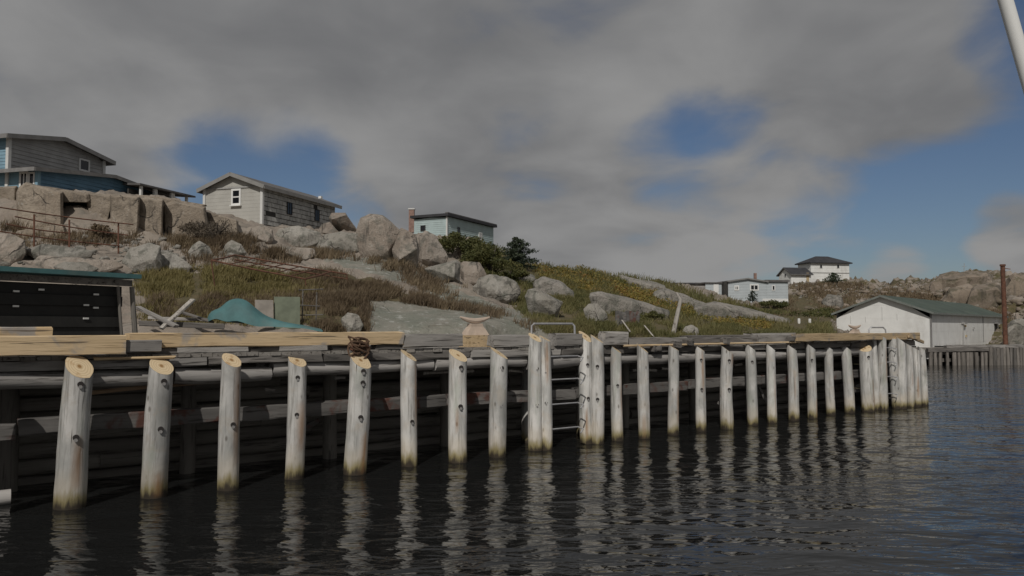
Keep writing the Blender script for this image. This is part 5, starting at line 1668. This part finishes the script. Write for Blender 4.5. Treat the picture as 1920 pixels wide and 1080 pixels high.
shrub('bush', 'thin brown bush in the joint of the granite ledge', 350, 440, 50, 34, M_TWIG, 1100, 2.0, 7, stems=10, part='twigs')
shrub('bush', 'dark green bush in front of the blue grey bungalow', 1452, 580, 60, 22, M_LEAF_GREEN, 1800, 1.8, 8)
shrub('bush', 'small green bush in the grass near the leaning post', 1225, 600, 40, 18, M_LEAF_GREEN, 900, 2.2, 6)

# conifers: whorled drooping branches of needles round a trunk
def spruce(label, px, py_base, wpx, hpx, n=3000, Y=None, leaf=2.2, wind=.0):
    g_ = ground(px, py_base) if Y is None else at(px, py_base, Y)
    s = g_.y / F; W_, H_ = wpx * s, hpx * s
    root = thing('spruce_tree', g_, label, 'tree')
    m = MB(); m.tube([g_ + Vector((0, 0, -.2)), g_ + Vector((wind * .4 * H_, 0, H_ * .6)), g_ + Vector((wind * H_, 0, H_))], [W_ * .04, W_ * .025, W_ * .006], 7); m.build('trunk', M_BARK, root)
    V_, T_, off = [], [], 0
    nb = 26
    for b_ in range(nb):
        f = (b_ + .5) / nb
        a_ = b_ * 2.4 + rng.uniform(-.4, .4)
        L_ = W_ * .54 * (math.sin(math.pi * min(1, .22 + f * .78)) ** .7 * .85 + .08) * rng.uniform(.6, 1.15)
        z = H_ * (.1 + .86 * f)
        k_ = max(2, int(4 * (1 - f) + 1))
        for q in range(k_):
            r_ = L_ * (q + .6) / k_
            c_ = (g_.x + wind * z + r_ * math.cos(a_), g_.y + r_ * math.sin(a_), g_.z + z - r_ * .12)
            off = leaf_cloud(V_, T_, off, c_, (L_ * .36, L_ * .36, H_ * .075), n // (nb * 3), leaf * s, .1)
    me = mesh_np('crown', np.concatenate(V_) - np.array(g_)[None, :], np.concatenate(T_), M_LEAF_DARK)
    obj('crown', me, root, Matrix.Translation(g_))
spruce('dark bushy spruce standing alone on the grassy skyline', 968, 504, 84, 60, 7500, leaf=2.0, wind=.05)
spruce('small dark spruce in front of the far white house', 1563, 530, 40, 20, 1500, leaf=1.4)
spruce('little spruce in front of the double window of the bungalow', 1411, 566, 22, 22, 900, leaf=1.3)

# autumn heath: one mass of low leaves in patches
def heath(name, polys, counts, mat, rad, leaf, label):
    V_, T_, off = [], [], 0
    for poly, n in zip(polys, counts):
        for (px, py) in sample(poly, n):
            g_ = ground(px, py); s = g_.y / F
            r_ = rad * s * rng.uniform(.5, 1.25)
            off = leaf_cloud(V_, T_, off, (g_.x, g_.y, g_.z + r_ * .35), (r_ * 1.3, r_ * 1.3, r_ * .8), 42, leaf * s, .3)
    o = obj(name, mesh_np(name, np.concatenate(V_), np.concatenate(T_), mat)); tag(o, label, 'heath', kind='stuff')
heath('autumn_heath', [[(990, 492), (1040, 494), (1110, 508), (1150, 522), (1220, 548), (1260, 560), (1330, 588), (1450, 606), (1440, 620), (1330, 606), (1240, 580), (1160, 556), (1080, 545), (1010, 520)]], [620], M_LEAF_AUT, 9, 2.2, 'low autumn coloured shrubs along the grassy ridge')
heath('green_heath', [[(985, 520), (1060, 550), (1100, 560), (1090, 590), (1050, 560), (990, 540)], [(1130, 560), (1240, 590), (1240, 606), (1150, 596)], [(1340, 575), (1500, 590), (1560, 580), (1560, 596), (1400, 590)], [(900, 505), (970, 520), (1000, 540), (930, 530)]], [130, 110, 140, 90], M_LEAF_GREEN, 8, 2.0, 'low green shrubs between the rocks and the wharf')

# ------------------------------------------------------------------ things on and behind the wharf
# shed with teal roof sheet; shade of its open front painted as near-black boards
M_SHEDPOST = mat_wood('shed_post', (0.13, 0.12, 0.105), (0.20, 0.185, 0.165), (0.05, 0.045, 0.04), 2)
Ya, Yb_ = 13.9, 15.9
a, b = at(-120, 640, Ya - .9), at(244, 640, Yb_)
fa, fb = Vector(a[:2]), Vector(b[:2])
fd = (fb - fa); Lf = fd.length; fd.normalize(); bk = perp(fd)
if bk.y < 0: bk = -bk
zf = 2.09
sh = thing('storage_shed', (fa.x + fd.x * Lf / 2, fa.y + fd.y * Lf / 2, zf), 'shade-black boarded shed with teal roof sheet on the wharf at far left', 'shed')
ztop = z_at(240, 525, Yb_)
f3, b3 = Vector((fd.x, fd.y, 0)), Vector((bk.x, bk.y, 0)); F0 = Vector((fa.x, fa.y, 0))
nb = 6; bh = (ztop - .14 - zf) / nb
for i in range(nb):
    m = MB(); m.box(F0 + f3 * (Lf * .47) + b3 * (.03 * (i % 2)) + Vector((0, 0, zf + bh * (i + .5))), f3 * Lf * .47, b3 * .03, (0, 0, bh / 2 - .002)); m.build('wall_board', M_BLACK, sh)
m = MB(); m.box(F0 + f3 * (Lf * .94) + b3 * .75 + Vector((0, 0, (zf + ztop) / 2 - .07)), f3 * .03, b3 * .66, (0, 0, (ztop - zf) / 2 - .08)); m.build('end_wall', M_BLACK, sh)
m = MB(); m.box(F0 + f3 * (Lf * .47) + b3 * 1.45 + Vector((0, 0, (zf + ztop) / 2 - .07)), f3 * Lf * .47, b3 * .03, (0, 0, (ztop - zf) / 2 - .08)); m.build('back_wall', M_BLACK, sh)
m = MB(); m.box(F0 + f3 * (Lf * .49) - b3 * .06 + Vector((0, 0, ztop - .07)), f3 * Lf * .5, b3 * .025, (0, 0, .06)); m.build('eave_board', M_GREYD, sh)
m = MB(); m.box(F0 + f3 * (Lf * .495) + b3 * .65 + Vector((0, 0, ztop + .06)), f3 * Lf * .51, b3 * .95, (0, 0, .042)); m.build('roof', M_TEAL, sh)
for (px, py, tw) in ((210, 545, 5), (244, 530, 9)):
    s_ = Lf * .985 if px > 220 else Lf * .9
    p = F0 + f3 * s_ - b3 * .09
    m = MB(); m.tube([p + Vector((0, 0, zf)) + f3 * .12, p + Vector((0, 0, ztop - .14))], [.055, .045] if px > 220 else [.03, .03], 8); m.build('post', M_SHEDPOST, sh, True)
for (px, py) in ((28, 546), (28, 574), (178, 552), (178, 577), (160, 572), (160, 597), (75, 543)):
    k_ = (px - 960.0) / F / math.cos(PITCH); s_ = (k_ * fa.y - fa.x) / (fd.x - k_ * fd.y)
    p = F0 + f3 * s_ - b3 * .045; z = z_at(px, py, p.y)
    m = MB(); m.box(p + Vector((0, 0, z)), f3 * .05, b3 * .012, (0, 0, .016)); m.build('clip', M_TRIM, sh)

# stacked timbers on the deck behind the curb
def loose(name, label, cat, px0, px1, v, z0, z1, mat, wd=.25, tilt=0, group=None):
    o = beam(name, dk(dock_u(px0, v), v, (z0 + z1) / 2), dk(dock_u(px1, v), v, (z0 + z1) / 2 + tilt), wd, z1 - z0, mat, None, .008)
    return tag(o, label, cat, group)
loose('timber', 'thick yellow timber lying behind the curb in front of the black shed', 'timber', -240, 99, .62, 2.305, 2.49, M_FRESH)
loose('timber', 'grey timber under the thick yellow one in front of the black shed', 'timber', -240, 96, .62, 2.086, 2.30, M_GREY)
loose('timber', 'dark weathered timber lying on the deck right of the leaning post', 'timber', 1282, 1400, 1.0, 2.09, 2.27, M_GREYD, .3)
loose('timber', 'pale weathered timber lying on the deck before the far orange curb', 'timber', 1400, 1482, 1.0, 2.09, 2.31, M_GREY, .3)
loose('timber', 'short pale timber block on the deck right of the near ladder', 'timber', 1130, 1168, .8, 2.09, 2.38, M_GREY, .3)

# teal tarpaulin thrown over gear: rounded hump running out to a long tail
def tarp():
    Yt = 18.5
    top = [(388, 600), (396, 582), (408, 580), (418, 570), (430, 560), (446, 557), (462, 560), (474, 568), (486, 584), (500, 594), (530, 602), (570, 610), (604, 617)]
    vs, fs = [], []
    nd = 7
    for i, (px, py) in enumerate(top):
        bot = 598 + (px - 388) / (604 - 388) * 22
        for j in range(nd):
            f = j / (nd - 1)
            a_ = f * math.pi
            yy = Yt - math.cos(a_) * (.42 if px < 490 else .3)
            hz = at(px, py, Yt).z; lz = min(at(px, bot, Yt).z, hz - .02)
            z = lz + (hz - lz) * math.sin(a_) ** .7
            p = at(px, py, Yt)
            vs.append((p.x * (yy / Yt) + .02 * math.sin(i * 2.1 + j), yy, z + .10 * float(fbm(np.array([p.x * 5.0]), np.array([yy * 5.0]), seed=6, oct=3)[0])))
    for i in range(len(top) - 1):
        for j in range(nd - 1):
            q_ = i * nd + j
            fs.append((q_, q_ + 1, q_ + nd + 1, q_ + nd))
    fs.append(tuple(range(nd - 1, -1, -1)))
    o = obj_at('tarpaulin', vs, fs, M_TEAL, None, True, 70)
    tag(o, 'teal tarpaulin humped over gear right of the black shed', 'tarpaulin')
    md = o.modifiers.new('subdivide', 'SUBSURF'); md.levels = 1; md.render_levels = 1
tarp()
# frayed rope tangled over the curb above the fifth pile
m = MB(); c = dk(dock_u(674, .0), .02, 2.2)
for q in range(7):
    ph = q * 1.1; r_ = .10 + .05 * math.sin(q * 2.3)
    m.tube([c + UD * (r_ * 1.5 * math.cos(a_ + ph) + .03 * math.sin(3 * a_ + q)) + Vector((0, 0, r_ * 1.1 * math.sin(a_) - .02 * q)) - VD * (.03 + .03 * math.sin(2 * a_ + q)) for a_ in np.linspace(0, 5.4, 15)], .016, 5)
m.tube([c + UD * .1, c + UD * .18 - VD * .03 + Vector((0, 0, -.16)), c + UD * .05 - VD * .05 + Vector((0, 0, -.3)), c - UD * .06 - VD * .05 + Vector((0, 0, -.36))], .017, 5)
tag(m.build('rope', mat_plain('old_rope', (0.11, 0.065, 0.04), .95, .3, 20, 0, (0.19, 0.14, 0.10), .5), None, True), 'frayed brown rope tangled over the curb above the fifth pile', 'rope')
# scrap boards heaped behind the deck
def stick(name, label, cat, p0, p1, Y0, Y1, w_, mat, group=None, tip=None, t_=None):
    a_, b_ = at(p0[0], p0[1], Y0), at(p1[0], p1[1], Y1)
    o = beam(name, a_, b_, w_, t_ or w_ * .5, mat, None, .006, 4)
    tag(o, label, cat, group)
    return o
stick('board', 'grey board leaning up with its end in the air right of the shed', 'board', (302, 616), (362, 562), 17.2, 18.0, .12, M_POST, 'scrap boards')
stick('board', 'dark board lying level under the leaning grey board', 'board', (262, 606), (420, 612), 17.6, 18.0, .16, M_GREYD, 'scrap boards', t_=.12)
stick('board', 'grey board sloping down from the shed post', 'board', (258, 576), (330, 612), 17.9, 17.2, .13, M_GREY, 'scrap boards')
stick('board', 'dark board crossing behind the leaning grey board', 'board', (336, 584), (398, 604), 18.6, 18.2, .1, M_GREYD, 'scrap boards')
stick('board', 'weathered board lying flat just left of the teal tarpaulin', 'board', (280, 596), (390, 600), 18.8, 18.6, .14, M_GREY, 'scrap boards')
# discarded panels behind the tarp
for (lab, x0, x1, y0, y1, Y, mt) in (('pale panel standing behind the right side of the teal tarpaulin', 478, 512, 562, 600, 19.6, mat_plain('dirty_panel', (0.30, 0.27, 0.235), .85, .2, 3, 0, (0.18, 0.15, 0.12), .7)),
                                     ('faded green panel beside the pale one behind the teal tarpaulin', 513, 562, 556, 602, 19.9, mat_plain('faded_green', (0.155, 0.175, 0.125), .85, .2, 3, 0, (0.22, 0.20, 0.15), .6))):
    a_, b_ = at(x0, y1 + 14, Y), at(x1, y1 + 14, Y + .2); zt_ = z_at(x0, y0, Y)
    d_ = (b_ - a_); d_.z = 0; L_ = d_.length; d_.normalize(); n_ = Vector((-d_.y, d_.x, 0))
    m = MB(); m.box((a_ + b_) / 2 + Vector((0, 0, (zt_ - a_.z) / 2)), d_ * L_ / 2, n_ * .02 + Vector((0, 0, .0)), Vector((0, 0, (zt_ - a_.z) / 2)) + n_ * .05)
    tag(m.build('panel', mt), lab, 'panel')
# stake frame in the brown grass
fr_ = thing('stake_frame', ground(575, 600), 'thin grey stake frame standing in the brown grass', 'frame')
for (x0, y0, x1, y1) in ((566, 618, 568, 544), (592, 618, 594, 548), (556, 572, 600, 574), (520, 592, 606, 590), (560, 544, 606, 542)):
    a_, b_ = at(x0, y0, 20.4), at(x1, y1, 20.4)
    m = MB(); m.tube([a_, b_], .018, 6); m.build('stake' if abs(x1 - x0) < 8 else 'rail', M_GREYD, fr_)
# leaning post and sticks by the path
a_, b_ = ground(1258, 627), None
b_ = at(1276, 562, a_.y + .3); c_ = at(1268, 548, a_.y + .3)
m = MB(); m.tube([a_ + Vector((0, 0, -.3)), a_ * .5 + b_ * .5 + Vector((.03, 0, 0)), b_, c_], [.085, .075, .065, .03], 9)
tag(m.build('leaning_post', M_POST, None, True), 'pale leaning wooden post with hooked top behind the wharf', 'post')
stick('stick', 'short pale stick leaning left of the leaning post', 'stick', (1208, 610), (1225, 630), 26.5, 26, .05, M_POST, None)
stick('stick', 'broken pale branch in the grass near the upright boulder', 'stick', (1166, 600), (1182, 622), 26, 25.4, .05, M_POST, None)
# dark board fence by the boulder
fn = thing('fence', ground(1178, 608), 'low dark brown board fence in the grass beside upright boulder', 'fence')
for i in range(7):
    px = 1157 + i * 6.4; g_ = ground(px, 610); t_ = at(px, 588 + (i % 3), g_.y)
    m = MB(); m.box((g_ + t_) / 2, (.06, .01, 0), (-.003, .015, 0), (0, 0, (t_.z - g_.z) / 2 + .1)); m.build('fence_board', M_LOWLOG, fn)
a_, b_ = ground(1155, 606), ground(1200, 606)
m = MB(); m.bar(at(1155, 594, a_.y + .06), at(1200, 594, b_.y + .06), .04, .06); m.build('rail', M_GREYD, fn)
# two small white drums on the far path
for (px, lab) in ((1497, 'left one of two small white drums at the far path'), (1517, 'right one of two small white drums at the far path')):
    g_ = ground(px, 606); s = g_.y / F
    m = MB(); m.tube([g_ + Vector((0, 0, -.03)), g_ + Vector((0, 0, 3.5 * s)), g_ + Vector((0, 0, 8.5 * s)), g_ + Vector((0, 0, 9 * s))], [2.4 * s, 2.7 * s, 2.5 * s, 1.2 * s], 12)
    tag(m.build('drum', M_WHITE, None, True), lab, 'drum')

# rusty rail fence at left
rf = thing('rail_fence', at(100, 470, 26.5), 'rusty iron rail fence with sagging rails in front of the granite ledge', 'fence')
for (x0, y0, x1, y1, Ya_, Yb_2) in ((-30, 384, 250, 421, 25, 28.5), (28, 406, 240, 441, 25.6, 28.5), (12, 420, 132, 437, 25.4, 27), (-20, 431, 225, 461, 25, 28.2), (38, 468, 190, 486, 24.6, 26.8), (40, 497, 180, 507, 24.4, 26.2)):
    pts = [at(x0 + (x1 - x0) * f, y0 + (y1 - y0) * f + 2.5 * math.sin(f * math.pi), Ya_ + (Yb_2 - Ya_) * f) for f in np.linspace(0, 1, 7)]
    m = MB(); m.tube(pts, .022, 6); m.build('rail', M_RUST, rf, True)
for (px, y0, y1, Y) in ((64, 402, 520, 25.7), (130, 412, 500, 26.6), (40, 446, 530, 24.7), (222, 418, 490, 28.2)):
    m = MB(); m.tube([at(px, y1, Y), at(px, y0, Y)], .028, 6); m.build('post', M_RUST, rf, True)
# rusty lattice frame on the slope
lf = thing('lattice_frame', at(520, 520, 24.8), 'rusty iron lattice frame lying aslant on the slope', 'frame')
T0, T1 = at(440, 478, 25.5), at(650, 514, 26.5)
L0, L1 = at(396, 488, 23.6), at(572, 523, 24.4)
for (p, q_) in ((T0, T1), (L0, L1), (T0, L0), (T1 * .86 + T0 * .14, L1), (T0 * .99 + Vector((0, 0, -.12)), T1 + Vector((0, 0, -.16)))):
    m = MB(); m.tube([p, (p + q_) / 2 + Vector((0, 0, -.02)), q_], .026, 6); m.build('bar', M_RUST, lf)
for f in (.2, .36, .52, .68, .84):
    m = MB(); m.tube([T0 + (T1 - T0) * f * .86, L0 + (L1 - L0) * f], .018, 5); m.build('cross_bar', M_RUST, lf)
for p in (L0, L1, T1):
    m = MB(); m.tube([p, Vector((p.x + .1, p.y + .1, p.z - .9))], .02, 5); m.build('leg', M_RUST, lf)

# floating log end at the left edge
a_, b_ = on_z(-60, 938, .1), on_z(20, 930, .1)
o = log('log', a_, b_, .12, .11, M_LOG, None); tag(o, 'pale floating log end at the left edge of the water', 'log')

# white slanting boat pole near the lens
a_, b_ = at(1868, -60, 3.0), at(1905, 70, 3.0)
d_ = (b_ - a_)
end = a_ + d_ * ((a_.z + .4) / (a_.z - b_.z))
m = MB(); m.tube([a_ - d_ * .6, end], .026, 16)
tag(m.build('boat_pole', M_WHITE, None, True), 'white slanting boat pole across the top right corner', 'pole')
